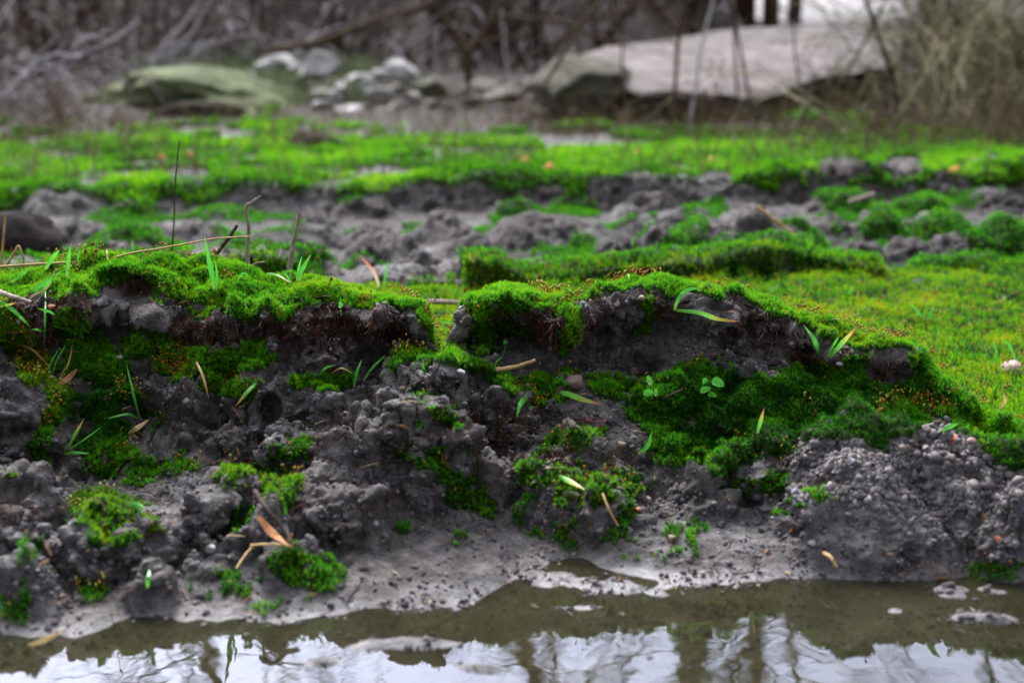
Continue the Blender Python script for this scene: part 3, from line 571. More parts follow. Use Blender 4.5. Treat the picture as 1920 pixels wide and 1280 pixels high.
# root fibres
def fibres(n_):
    w = root[Q[:, 0]] * (fy < .9) * sstep(.9, .3, fm)
    p, nn, ix = sample(w, n_); n = len(p)
    d = unit(nn * .5 + rng.normal(size=(n, 3)) * .7 + np.array([0, -.2, -.5])); Vs = []
    q = p.copy(); L = .0016 + .0018 * rng.random((n, 1)); s = unit(np.cross(d, rng.normal(size=(n, 3)))) * .00011
    for k in range(5):
        Vs.append(q - s); Vs.append(q + s); q = q + d * L; d = unit(d + rng.normal(size=(n, 3)) * .45 + np.array([0, -.02, -.12]))
    V_ = np.stack(Vs, 1); f = np.array([(2 * k, 2 * k + 1, 2 * k + 3, 2 * k + 2) for k in range(4)])
    Fc = (np.arange(n)[:, None, None] * 10 + f[None]).reshape(-1, 4)
    o = mesh_np('root_fibres', V_.reshape(-1, 3), Fc, M['root'], attrs={'tone': np.repeat(rng.random(n), 10)})
    tag(o, 'reddish brown root fibres hanging under the moss edge of the bank', 'roots', kind='stuff')
fibres(9000)
# grit: small stones and crumbs
def ico():
    t_ = (1 + 5 ** .5) / 2
    v = np.array([(-1, t_, 0), (1, t_, 0), (-1, -t_, 0), (1, -t_, 0), (0, -1, t_), (0, 1, t_), (0, -1, -t_), (0, 1, -t_), (t_, 0, -1), (t_, 0, 1), (-t_, 0, -1), (-t_, 0, 1)], float)
    f = np.array([(0, 11, 5), (0, 5, 1), (0, 1, 7), (0, 7, 10), (0, 10, 11), (1, 5, 9), (5, 11, 4), (11, 10, 2), (10, 7, 6), (7, 1, 8), (3, 9, 4), (3, 4, 2), (3, 2, 6), (3, 6, 8), (3, 8, 9), (4, 9, 5), (2, 4, 11), (6, 2, 10), (8, 6, 7), (9, 8, 1)])
    return v / np.linalg.norm(v[0]), f
IV, IF = ico()
def grit(w, n, r0, r1, t0, t1, label, sink=.2, smooth=True):
    p, nn, ix = sample(w, n); k = len(p)
    rad = r0 + (r1 - r0) * rng.random(k) ** 3
    sc_ = rad[:, None] * (.65 + .6 * rng.random((k, 3)))
    a = rng.random(k) * 6.28; ca, sa = np.cos(a)[:, None], np.sin(a)[:, None]
    v = IV[None] * (1 + .34 * rng.normal(size=(k, 12, 1))) * sc_[:, None, :]
    v = np.stack([v[..., 0] * ca - v[..., 1] * sa, v[..., 0] * sa + v[..., 1] * ca, v[..., 2]], -1)
    v = v + (p + nn * rad[:, None] * sink)[:, None, :]
    Fc = (np.arange(k)[:, None, None] * 12 + IF[None]).reshape(-1, 3)
    tone = np.clip(t0 + (t1 - t0) * rng.random(k) ** 1.6, 0, 1)
    o = mesh_np('gravel', v.reshape(-1, 3), Fc, M['grit'], smooth=smooth, attrs={'tone': np.repeat(tone, 12)}); tag(o, label, 'gravel', kind='stuff')
mud_w = sstep(.35, .1, fm) * (fy < .9)
sand = np.exp(-(((fu - 1720) / 240) ** 2 + ((fv - 880) / 110) ** 2) ** 2)
grit(mud_w * (.35 + sstep(0, .3, ncl)), 11000, .0004, .0016, .05, 1.0, 'small grit and crumbs of soil over the mud bank')
grit(mud_w * sand, 6500, .0004, .0018, .3, .95, 'fine grey sand grains between the coarse ones on the right hand mound', .0, False)
grit(mud_w * sand, 900, .0012, .0032, .35, .99, 'coarse grey sand and gravel crumbs on the right hand mound')
grit(mud_w * (fy < .88) * np.exp(2 * ncl), 10000, .0004, .0022, .0, .5, 'dark crumbs of soil clinging to the mud bank', -.1)
grit(mud_w * (fy < .76) * (.2 + sstep(-.1, .3, ncl)), 3500, .0005, .0015, .05, .7, 'dark crumbs of mud strewn above the puddle')

def litter_bits(w, n, label):
    p, nn, ix = sample(w, n); k = len(p); d = unit(rng.normal(size=(k, 3)) * np.array([1, .7, .25]) + np.array([0, -.1, .1])); L = .002 + .010 * rng.random((k, 1)) ** 2.5
    s = unit(np.cross(d, nn)) * (.00022 + .00045 * rng.random((k, 1)) ** 2); c = p + nn * .0008 - np.array([0, .0008, 0]); up = nn * (.0015 * rng.random((k, 1)))
    V_ = np.stack([c - d * L * .5 - s, c - d * L * .5 + s, c + up + s, c + up - s, c + d * L * .5 + s * .4, c + d * L * .5 - s * .4], 1)
    Fc = np.concatenate([np.arange(k)[:, None] * 6 + np.array([0, 1, 2, 3]), np.arange(k)[:, None] * 6 + np.array([3, 2, 4, 5])])
    o = mesh_np('plant_litter', V_.reshape(-1, 3), Fc, M['litter'], smooth=False, attrs={'tone': np.repeat(rng.random(k), 6)}); tag(o, label, 'litter', kind='stuff')
M['litter'] = mat_leafy('plant_litter', [(.1, (.03, .015, .008)), (.5, (.14, .07, .03)), (.8, (.26, .18, .09)), (1, (.34, .27, .16))], .1, .7)
litter_bits((fy < .9) * (fy > .6) * (.3 + sstep(.1, .4, ncl)), 1500, 'tiny brown straws and plant crumbs caught in the moss and mud of the bank')
litter_bits((fy > .9) * (fy < 1.4), 500, 'tiny dry bits lying on the flat moss lawn')
# water
wz = 0.001
WV = [(-1.2, .05, wz), (1.2, .05, wz), (1.2, .76, wz), (-1.2, .76, wz)]
wo = mesh_np('water', np.array(WV), np.array([[0, 1, 2, 3]]), M['water']); tag(wo, kind='structure')
# ------------------------------------------------------------------ curves, blades, tubes
def cr(P, n):
    P = np.asarray(P, float)
    if len(P) == 2: t = np.linspace(0, 1, n)[:, None]; return P[0] * (1 - t) + P[1] * t
    E = np.vstack([2 * P[0] - P[1], P, 2 * P[-1] - P[-2]]); out_ = []
    ts = np.linspace(0, len(P) - 1 - 1e-6, n)
    for t in ts:
        i = int(t); f = t - i; a, b, c, d = E[i:i + 4]
        out_.append(.5 * ((2 * b) + (-a + c) * f + (2 * a - 5 * b + 4 * c - d) * f * f + (-a + 3 * b - 3 * c + d) * f ** 3))
    return np.array(out_)
def tube(P, r0, r1, sides=6, wob=0):
    P = np.asarray(P, float); n = len(P); T = np.gradient(P, axis=0); T = unit(T)
    ref = np.array([0.3, -.2, .93]) if abs(T[0][2]) < .8 else np.array([1., .1, 0])
    r = unit(np.cross(T, ref)); s = np.cross(T, r)
    rad = np.linspace(r0, r1, n) * (1 + wob * rng.normal(size=n))
    a = np.linspace(0, 2 * math.pi, sides, endpoint=False)
    V_ = (P[:, None] + (r[:, None] * np.cos(a)[None, :, None] + s[:, None] * np.sin(a)[None, :, None]) * rad[:, None, None]).reshape(-1, 3)
    f = [(i * sides + j, i * sides + (j + 1) % sides, (i + 1) * sides + (j + 1) % sides, (i + 1) * sides + j) for i in range(n - 1) for j in range(sides)]
    return V_, np.array(f)
class MBld:
    def __init__(s): s.V = []; s.F = []; s.T = []; s.k = 0
    def add(s, V_, F_, t=.5):
        s.V.append(V_); s.F.append(F_ + s.k); s.T.append(np.full(len(V_), t) if np.isscalar(t) else t); s.k += len(V_)
    def build(s, name, mat, parent=None, smooth=True, origin=(0, 0, 0)):
        V_ = np.vstack(s.V) - np.array(origin)
        o = mesh_np(name, V_, np.vstack(s.F), mat, parent, smooth, {'tone': np.concatenate(s.T)})
        if parent is None: o.location = origin
        return o
def leafmat(name, stops, tr=.35):
    t = NT(name)
    f = t.math('ADD', t.attr('tone'), t.math('MULTIPLY', t.math('SUBTRACT', t.noise(400, 3), .5), .25))
    c = t.ramp(f, stops); n = t.bump(t.noise(900, 2), .0003, .6); t.set(c, .32, n, .5); t.translucent(c, tr); return t.m
M['blade'] = leafmat('grass_blade', [(.0, (.16, .30, .06)), (.3, (.05, .28, .025)), (1, (.09, .42, .04))])
M['blade_y'] = leafmat('grass_blade_yellow_tip', [(.0, (.08, .30, .03)), (.5, (.14, .42, .05)), (.72, (.42, .42, .07)), (.9, (.42, .18, .06)), (1, (.30, .11, .05))])
M['blade_p'] = leafmat('grass_blade_pink', [(.0, (.30, .45, .25)), (.4, (.55, .40, .28)), (.8, (.62, .20, .12)), (1, (.5, .12, .08))])
M['dry'] = leafmat('dry_grass', [(.0, (.30, .20, .08)), (.5, (.46, .34, .13)), (1, (.30, .16, .07))], .25)
M['twig'] = mat_simple('twig_bark', (.10, .075, .06), (.30, .25, .21), 250, .8, .0006)
M['twig_d'] = mat_simple('dark_twig_bark', (.015, .011, .010), (.075, .055, .045), 250, .7, .0006)
M['straw'] = mat_simple('straw_stem', (.20, .12, .045), (.42, .30, .13), 200, .6, .0004)

def ribbon(P, w, t0=0, t1=1, n=16, roll=0., fold=.35, prof=None):
    C = cr(P, n); T = unit(np.gradient(C, axis=0)); view = unit(C - np.array([0, 0, CAMZ]))
    sd = unit(np.cross(T, view)); up = np.cross(sd, T)
    a = roll + np.linspace(0, .3, n) * (1 if roll >= 0 else -1)
    sd2 = sd * np.cos(a)[:, None] + up * np.sin(a)[:, None]; up2 = np.cross(sd2, T)
    t = np.linspace(0, 1, n); wp = w * .5 * ((.55 + .9 * t) * (t < .4) + (.91 + .09 * np.sin((t - .4) * 5)) * (t >= .4)) * np.clip((1 - t) / .45, .03, 1) ** .7
    V_ = np.stack([C - sd2 * wp[:, None] + up2 * wp[:, None] * fold, C, C + sd2 * wp[:, None] + up2 * wp[:, None] * fold], 1).reshape(-1, 3)
    f = [(i * 3 + j, i * 3 + j + 1, i * 3 + j + 4, i * 3 + j + 3) for i in range(n - 1) for j in (0, 1)]
    return V_, np.array(f), np.repeat(np.linspace(t0, t1, n), 3)
def px_path(pts, base_d, lean=0.):
    out_ = []
    for i, q in enumerate(pts):
        dd = q[2] if len(q) > 2 else 0
        d_ = base_d + dd * .001 - lean * i
        if lean and base_d < 1.0:
            hp, _ = hit(q[0], q[1]); d_ = min(d_, hp[1] - (.001 if i == 0 else .009))
        out_.append([float(c) for c in pix(q[0], q[1], d_)])
    return out_
def sprout(label, blades, base=None, name='grass_sprout', cat='grass sprout', group=None, lift=.0):
    """blades: (points px [u,v,(mm depth offset)], width mm, material)"""
    b0 = base or blades[0][0][0][:2]
    p, n = hit(*b0); d0 = p[1] - .0015
    e = empty(name, p, label, cat, group)
    for pts, w, mk in blades:
        P = np.array(px_path(pts, d0, .0012))
        V_, f, t = ribbon(P, w * .00066, roll=random.uniform(-.25, .25))
        nm = {'dry': 'dry_blade'}.get(mk, 'blade')
        o = mesh_np(nm, V_ - p, f, M[mk], e, attrs={'tone': t})
    return e
G, Yt, PK, DR = 'blade', 'blade_y', 'blade_p', 'dry'
sprout('tall upright grass blade pair on the moss cap below the forked grey twig', [([(404, 548), (396, 505), (383, 443)], 5.0, G), ([(405, 545), (407, 515), (403, 486)], 2.6, G)])
sprout('bright green forked grass sprout on the crest just right of the upright twig', [([(558, 530), (566, 505), (583, 477)], 4.2, G), ([(556, 530), (560, 505), (566, 480)], 2.6, G), ([(546, 530), (538, 518), (529, 506)], 2.4, G)])
sprout('sprout with one pink drying blade and one green blade on the crest', [([(712, 542), (702, 512), (674, 477)], 4.6, PK), ([(720, 542), (723, 515), (728, 487)], 3.4, G)])
sprout('long green blades leaning right at the far left of the bank crest', [([(42, 562), (75, 535), (118, 507)], 4.0, G), ([(55, 560), (82, 540), (108, 512)], 3.0, G)])
sprout('upright narrow green blades rising behind the left straw', [([(125, 520), (128, 495), (132, 462)], 4.2, G), ([(85, 505), (98, 485), (111, 469)], 4.6, G)])
sprout('wide blade pointing down to the right at the left edge of the photo', [([(-8, 560), (22, 580), (56, 612)], 4.2, G), ([(-8, 576), (10, 573), (32, 567)], 2.8, Yt)], base=(10, 575))
sprout('thin green stem with crossing leaves below the left crest blades', [([(83, 660), (84, 600), (85, 535)], 2.0, G), ([(84, 622), (72, 618), (58, 617)], 2.6, G), ([(84, 622), (96, 612), (112, 614)], 2.0, G), ([(104, 592), (92, 584), (70, 578)], 2.6, G)])
sprout('curved drooping thin grass arc left of the mossy hollow', [([(92, 712), (94, 685), (112, 650)], 1.7, G), ([(98, 700), (108, 672), (124, 645)], 1.5, G), ([(112, 705), (128, 682), (136, 645)], 1.6, DR)])
sprout('upright green blade with a side leaf and a yellow leaf below the long moss patch', [([(262, 785), (250, 740), (237, 682)], 2.8, G), ([(262, 786), (240, 776), (202, 784)], 2.6, G), ([(240, 813), (256, 802), (280, 786)], 5.0, DR)])
sprout('bent yellow dry blade hanging over the small moss patch left of centre', [([(368, 678), (380, 705), (392, 748)], 2.6, DR)], base=(380, 710), name='dry_straw', cat='dry grass')
sprout('pale half dry grass blade lying below the yellow dry blade', [([(480, 718), (462, 736), (441, 762)], 3.4, Yt)], base=(470, 730))
sprout('two short straight blades standing in the crack left of the middle mound', [([(664, 726), (668, 702), (678, 674)], 3.0, G), ([(682, 713), (698, 690), (722, 666)], 2.2, G)])
sprout('broad pale green sprout with two long arching leaves in the centre of the bank', [([(1032, 738), (1000, 738), (978, 755), (969, 782)], 5.6, G), ([(1034, 738), (1060, 738), (1095, 750), (1133, 759)], 5.2, Yt), ([(1034, 738), (1033, 728), (1029, 718)], 2.2, G)], base=(1032, 742))
sprout('arching grass sprout with yellow tipped leaf over the right bank face', [([(1264, 582), (1272, 560), (1290, 543), (1312, 541)], 4.2, G), ([(1268, 582), (1310, 586), (1345, 598), (1386, 603)], 4.4, Yt)], base=(1266, 584))
sprout('short curled pale blade on the right crest beside the meadow', [([(1440, 556), (1446, 545), (1460, 533)], 4.0, G)])
sprout('green blade standing on the dark moss at the right end of the crest', [([(1537, 680), (1530, 642), (1507, 609)], 4.6, G)])
sprout('orange tipped blades leaning right above the large dark moss patch', [([(1556, 670), (1578, 645), (1606, 613)], 4.8, Yt), ([(1552, 668), (1564, 645), (1574, 630)], 2.8, G)])
sprout('small red tipped blade pointing up from the dark moss in front', [([(1420, 812), (1425, 792), (1433, 764)], 3.6, Yt)])
sprout('pale curved leaf beside the flat mud slope', [([(1196, 850), (1214, 836), (1222, 810)], 4.0, G)], base=(1200, 848))
sprout('small green leaf beside the orange pebble on the gravel mound', [([(1766, 808), (1780, 800), (1797, 794)], 4.0, G)])
sprout('short thin blade and stalk on the slope behind the mid mound', [([(926, 694), (930, 680), (942, 668)], 1.8, G)])
sprout('curved thin grass by the left middle mud clod', [([(600, 702), (610, 690), (628, 684)], 1.6, G)])
sprout('thin olive blades rising from the lower left moss', [([(128, 838), (142, 812), (158, 784)], 3.0, Yt), ([(130, 842), (160, 822), (190, 800)], 1.8, G)])
sprout('flat green blade lying in the dark hollow at lower left', [([(120, 850), (140, 848), (166, 850)], 3.0, G)])
sprout('small star of green blades in the meadow at the right', [([(1735, 600), (1722, 585), (1706, 568)], 4.0, G), ([(1738, 600), (1744, 588), (1752, 574)], 3.6, G), ([(1740, 602), (1770, 606), (1824, 620)], 3.8, G), ([(1735, 604), (1750, 600), (1765, 596)], 3.0, G)])
sprout('leaning blades at the right edge of the moss lawn', [([(1855, 690), (1868, 665), (1862, 640)], 2.6, G), ([(1905, 680), (1895, 650), (1880, 636)], 3.4, G)])
sprout('single bright leaf lying on the moss lawn near the right edge', [([(1775, 668), (1800, 672), (1830, 678)], 4.0, G)])
sprout('wide bright blade over the pale stone at the right edge', [([(1870, 694), (1895, 700), (1925, 706)], 5.5, G)])
sprout('small pale blade standing on the lawn behind the right crest', [([(1585, 556), (1592, 548), (1600, 541)], 3.0, G), ([(1590, 560), (1606, 566), (1618, 572)], 3.0, G)])
sprout('broad curled blade low on the lawn right of the bank', [([(1870, 770), (1885, 752), (1880, 735)], 3.2, DR)])
sprout('tiny green sprout seen through the gap between the banks', [([(815, 610), (830, 604), (850, 606)], 3.2, G), ([(812, 640), (828, 630), (848, 632)], 3.0, G)], base=(832, 615))
sprout('short yellowish leaf pair on the foreground moss right of centre', [([(1048, 892), (1065, 900), (1096, 917)], 4.4, Yt)], base=(1070, 905))
sprout('pale green leaf floating in the small pool at left', [([(238, 944), (255, 946), (272, 952)], 5.0, G)], base=(255, 950))
sprout('thick pale leaf lying on the wet shore at lower left', [([(45, 1212), (80, 1200), (124, 1180)], 3.8, DR)], base=(85, 1200))
sprout('tiny upright green shoot in the blurred foreground mud', [([(276, 1102), (277, 1085), (280, 1066)], 3.6, G)])
sprout('yellow green leaf half under water at lower left', [([(75, 1265), (88, 1270), (102, 1283)], 5.0, G)], base=(88, 1270))
for pts, w, mk, lab in [([(150, 500), (146, 484), (150, 468)], 1.6, G, 'thin short blade on the left crest beside the red spore stalks'), ([(205, 492), (201, 480), (200, 466)], 1.2, DR, 'thin dry spike standing on the left crest'), ([(250, 478), (249, 462), (246, 448)], 1.6, G, 'small green spike at the top of the left crest'),
    ([(445, 525), (456, 512), (470, 520)], 1.8, G, 'curved leaf lying on the moss cap right of the tall blade pair'), ([(500, 512), (520, 516), (545, 530)], 1.8, Yt, 'bent olive leaf right of the forked twig'), ([(300, 480), (330, 470), (352, 474)], 1.2, Yt, 'thin leaf lying along the top of the left cap'), ([(20, 530), (45, 512), (52, 505)], 2.2, G, 'blade leaning on the straw at the far left'),
    ([(58, 556), (88, 538), (106, 500)], 2.0, DR, 'dry tan blade crossing the long green blades at the far left'), ([(1272, 565), (1278, 552), (1284, 545)], 1.6, G, 'short blade behind the arching sprout on the right crest'), ([(1178, 528), (1180, 520), (1176, 512)], 1.0, Yt, 'tiny spike on the right crest'), ([(20, 640), (60, 655), (95, 690)], 1.6, DR, 'thin dry blade across the yellowish moss at the far left'), ([(620, 700), (640, 690), (662, 700)], 1.2, DR, 'small dry curl above the short moss strip')]:
    sprout(lab, [(pts, w * 1.3, mk)], base=pts[0] if mk == G else pts[1], name='grass_sprout', cat='grass sprout')
# seedlings with round leaves
def seedling(label, base, leaves, stem_top):
    p, n = hit(*base); d0 = p[1] - .003; e = empty('seedling', p, label, 'seedling')
    mb = MBld(); V_, f = tube(cr(px_path([base, stem_top], d0), 6), .0005, .0004, 5); mb.add(V_, f, .2)
    o = mb.build('stem', M['blade'], None); o.data.transform(__import__('mathutils').Matrix.Translation(-Vector(p))); o.parent = e; o.location = (0, 0, 0)
    for (u, v, ru, rv, an) in leaves:
        c = np.array([float(q) for q in pix(u, v, d0 - .002)]); m = d0 / F
        ang = R(an); ax = np.array([math.cos(ang), -.25, math.sin(ang)]); ay = np.array([-math.sin(ang) * .8, .45, math.cos(ang) * .85])
        V_ = [c]; 
        for ring in (.5, 1):
            for k in range(14):
                a = k / 14 * 2 * math.pi
                V_.append(c + ax * math.cos(a) * ru * .85 * m * ring + ay * math.sin(a) * rv * .85 * m * ring * (1 - .25 * math.cos(a)) + np.array([0, -.0006, .0006]) * (ring ** 2) * abs(math.sin(a)) * 2)
        f = []; 
        for k in range(14): f.append((0, 1 + k, 1 + (k + 1) % 14, 1 + (k + 1) % 14))
        ff = [(1 + k, 15 + k, 15 + (k + 1) % 14, 1 + (k + 1) % 14) for k in range(14)]
        me = bpy.data.meshes.new('leaf'); me.from_pydata([tuple(q - p) for q in V_], [], [(0, 1 + k, 1 + (k + 1) % 14) for k in range(14)] + ff); me.materials.append(M['blade'])
        at = me.attributes.new('tone', 'FLOAT', 'POINT'); at.data.foreach_set('value', np.full(len(V_), .75, np.float32))
        for q in me.polygons: q.use_smooth = True
        lo = bpy.data.objects.new('leaf', me); COL.objects.link(lo); lo.parent = e
seedling('round leaved green seedling with several leaves on the dark moss right of centre', (1330, 748), [(1322, 732, 12, 8, 20), (1346, 719, 15, 11, -20), (1322, 715, 8, 6, 60), (1335, 742, 10, 6, -10)], (1332, 725))
seedling('small round leaved seedling beside a reddish clod left of the dark moss', (1222, 748), [(1216, 738, 12, 8, 10), (1218, 715, 6, 12, 20), (1230, 738, 5, 9, 0)], (1222, 728))
seedling('tiny seedling with a single leaf on the face of the left bank', (640, 592), [(639, 574, 5, 8, 0)], (639, 580))
seedling('tiny seedling on a thin stalk above the middle mound', (942, 668), [(948, 643, 5, 6, 10)], (948, 647))

# twigs
def twig(label, pts, r0, r1, mk='twig', d=None, base=None, side=(), name='twig', cat='twig', wob=.04):
    ln_ = 0
    if d is None: p, n = hit(*(base or pts[0][:2])); d = p[1] - .002; ln_ = .0003
    P = cr(px_path(pts, d, ln_), 20); P += rng.normal(size=P.shape) * r0 * .08 * .001
    org = P[0].copy(); e_mats = M[mk]; mb = MBld(); V_, f = tube(P, r0 * .001, r1 * .001, 7, wob); mb.add(V_, f)
    for sp, s0, s1 in side:
        V_, f = tube(cr(px_path(sp, d), 10), s0 * .001, s1 * .001, 6, wob); mb.add(V_, f)
    o = mb.build(name, e_mats, origin=tuple(org)); return tag(o, label, cat)
twig('long thin dry straw arching over the left moss cap to the forked twig', [(-30, 502), (60, 496), (180, 488), (255, 473), (335, 460), (400, 448), (468, 443)], .8, .45, 'straw', d=.868, name='straw', cat='straw', side=[([(365, 455), (358, 463), (352, 470)], .3, .15)])
twig('upright grey forked twig with a crooked tip standing behind the crest', [(466, 512), (464, 470), (466, 430), (462, 388), (472, 380), (490, 367)], 1.5, .8, 'twig', d=.90, side=[([(466, 505), (480, 494), (497, 491)], .7, .4), ([(464, 498), (452, 508), (440, 516)], .7, .5)])
twig('dark broken twig leaning right behind the moss cap', [(392, 498), (412, 468), (430, 445), (445, 422)], 1.5, 1.0, 'twig_d', d=.91)
twig('tall thin dark stalk rising behind the left moss cap', [(322, 478), (326, 420), (329, 340), (336, 264)], .65, .45, 'twig_d', d=1.02)
twig('blurred pale upright twig behind the crest left of centre', [(540, 520), (547, 480), (553, 440), (563, 400)], 2.2, 1.4, 'twig', d=1.12, side=[([(553, 440), (560, 425), (571, 440)], .8, .4)])
twig('thin stalk standing at the left edge behind the bank', [(2, 500), (6, 450), (11, 402)], 1.0, .8, 'straw', d=1.0, name='straw', cat='straw')
twig('bent dry stalks at the far left behind the crest', [(10, 500), (28, 472), (36, 462), (48, 500)], 1.0, .6, 'straw', d=.95, name='straw', cat='straw')
twig('short broken stick lying on the slope between middle mound and moss knob', [(930, 693), (965, 688), (1004, 675)], 1.5, 1.0, 'straw')
twig('short light twig lying in the moss at the left edge', [(-10, 545), (25, 556), (60, 568)], 1.8, 1.2, 'twig')
twig('small reddish stick lying between seedling and moss on the right bank', [(1243, 748), (1262, 738), (1278, 730)], .6, .4, 'twig_d')
twig('thin white root thread on the right bank face', [(1415, 645), (1424, 635), (1432, 624)], .25, .2, 'straw')
twig('dark thick twig leaning in the blurred left foreground', [(478, 920), (500, 955), (528, 985), (552, 1022)], 1.5, .9, 'twig_d', base=(540, 1010))
twig('pale stalk lying below the dark foreground twig', [(470, 1022), (510, 1020), (552, 1024)], .7, .5, 'straw', base=(510, 1022))
twig('short stalk slanting left below the dark foreground twig', [(476, 1022), (460, 1040), (443, 1065)], .7, .5, 'straw', base=(460, 1040))
twig('thin bent straw hanging on the foreground moss right of centre', [(1130, 925), (1142, 955), (1158, 985)], .7, .5, 'straw', base=(1142, 955), name='straw', cat='straw')
twig('pale bent straw on the shore right of centre', [(1545, 1036), (1558, 1045), (1568, 1062)], 1.1, .8, 'straw', base=(1556, 1046), name='straw', cat='straw')
twig('thin dark stem fragment floating on the puddle', [(1070, 1125), (1082, 1128), (1094, 1120)], .7, .5, 'twig_d', d=.648)
twig('pale stick lying across the lumps of the muddy trough', [(1418, 388), (1455, 415), (1492, 442)], 2.2, 1.6, 'straw', d=1.52)
twig('grey stick behind the gap lying on the moss lawn', [(800, 566), (830, 566), (868, 568)], 2.2, 1.8, 'twig', d=1.12)
twig('long thin dark fallen branch lying across the far turf', [(620, 262), (700, 285), (800, 290), (930, 284)], 5, 3, 'twig_d', d=2.75)
twig('light stick resting against the far right mud lump', [(1640, 365), (1615, 372), (1590, 380)], 4, 3, 'twig', d=1.9)
def leaf_obj(label, pts, w, mk, base=None, d=None):
    if d is None: p, n = hit(*(base or pts[0])); d = p[1] - .004
    P = np.array(px_path(pts, d, .0005)); V_, f, t = ribbon(P, w * .001, roll=.3, fold=.2)
    o = mesh_np('fallen_leaf', V_ - P[0], f, M[mk], attrs={'tone': t}); o.location = P[0]; return tag(o, label, 'leaf')
M['orange_leaf'] = mat_simple('orange_leaf', (.26, .07, .015), (.36, .13, .03), 60, .6)
M['brown_leaf'] = mat_simple('brown_leaf', (.20, .08, .04), (.42, .20, .08), 200, .6)
leaf_obj('orange brown folded leaf under the dark foreground twig', [(485, 968), (508, 995), (540, 1022)], 4.5, 'brown_leaf', base=(510, 998))
leaf_obj('narrow brown dry leaf leaning up right at the left moss hollow', [(108, 722), (128, 708), (146, 690)], 4, 'brown_leaf', base=(120, 715))
for u, v, lab in [(1195, 293, 'largest orange fallen leaf on the far turf below the slab'), (1330, 308, 'orange leaf above the little mud lump on the far turf'), (1792, 326, 'orange leaf far right on the turf by the mud lumps'), (358, 297, 'brighter orange leaf on the left far turf'), (302, 300, 'paler orange leaf at the left of the far turf'), (1030, 322, 'small yellow orange leaf at the edge of the far bank near the middle'), (982, 308, 'small orange leaf on the far turf left of the middle'), (1628, 262, 'orange leaf at the foot of the right thicket')]:
    p, n = hit(u, v); P = [p + np.array([-.010, 0, .006]), p + np.array([0, -.006, .013]), p + np.array([.011, 0, .006])]
    V_, f, t = ribbon(P, .010, roll=.9, fold=.2); o = mesh_np('fallen_leaf', V_ - p, f, M['orange_leaf'], attrs={'tone': t}); o.location = p; tag(o, lab, 'leaf')

# red spore stalks on the crest
for u, v, u1, v1, lab in [(176, 505, 172, 461, 'tallest dark red spore stalk on the left crest'), (160, 506, 158, 475, 'short red spore stalk left of the tallest one'), (181, 500, 178, 474, 'short red spore stalk right of the tallest one'), (614, 540, 619, 527, 'red spore stalk on the crest beside the forked grass sprout'), (1149, 535, 1170, 513, 'pale spore stalk rising from the right crest')]:
    p, n = hit(u, v); P = cr(px_path([(u, v), ((u + u1) / 2 - 1, (v + v1) / 2), (u1, v1)], p[1]), 8); mb = MBld()
    V_, f = tube(P, .00025, .0002, 5); mb.add(V_, f, .25)
    V_, f = tube(cr([P[-1], P[-1] + np.array([.0008, 0, .0015]), P[-1] + np.array([.0016, 0, .0026])], 7), .0009, .0009, 7)
    V_ = V_.reshape(7, 7, 3); c = V_.mean(1, keepdims=True); V_ = c + (V_ - c) * np.array([.3, .75, 1, 1, .85, .5, .1])[:, None, None]; mb.add(V_.reshape(-1, 3), f, .08 if 'red' in lab else .85)
    tag(mb.build('spore_stalk', M['capsule'], origin=tuple(P[0])), lab, 'spore stalk')

# stones
import bmesh
def rock_mesh(rx, ry, rz, seed, sub=3, cuts=7, rough=.08, flat=False):
    bm = bmesh.new(); bmesh.ops.create_icosphere(bm, subdivisions=sub, radius=1); r_ = random.Random(seed)
    pl = []
    for _ in range(cuts):
        n = Vector((r_.gauss(0, 1), r_.gauss(0, 1), r_.gauss(0, 1))).normalized(); pl.append((n, r_.uniform(.38, .75) if flat else r_.uniform(.5, .8)))
    V_ = []
    for v in bm.verts:
        c = v.co.copy()
        for n, dd in pl:
            k = c.dot(n) - dd
            if k > 0: c -= n * k * (1.0 if flat else .9)
        V_.append(c)
    A_ = np.array([tuple(c) for c in V_]); nz = fbm(A_[:, 0] + seed, A_[:, 1], A_[:, 2], .7, 5, seed, .62)
    A_ *= (1 + rough * nz * 2)[:, None]; A_ *= np.array([rx, ry, rz])
    for v, c in zip(bm.verts, A_): v.co = c
    me = bpy.data.meshes.new('stone'); bm.to_mesh(me); bm.free()
    for q in me.polygons: q.use_smooth = not flat
    return me
SM = {}
def smat(k):
    C = {'white': ((.18, .175, .17), (.30, .29, .27)), 'tan': ((.12, .085, .055), (.22, .16, .11)), 'orange': ((.20, .05, .02), (.32, .10, .04)), 'grey': ((.08, .075, .08), (.16, .15, .16)), 'blue': ((.07, .08, .11), (.13, .15, .19)), 'dark': ((.02, .02, .03), (.06, .06, .07)), 'pink': ((.16, .10, .085), (.27, .19, .165)), 'brown': ((.05, .03, .022), (.13, .085, .065)), 'palestone': ((.07, .066, .06), (.40, .39, .375)), 'earthstone': ((.030, .025, .018), (.10, .088, .070)), 'mossstone': ((.025, .03, .014), (.10, .10, .07))}[k]
    if k not in SM: SM[k] = mat_simple('stone_' + k, C[0], C[1], 12 if 'stone' in k else 300, .6, .004 if 'stone' in k else .0004, None, .04 if 'stone' in k else .35)
    return SM[k]
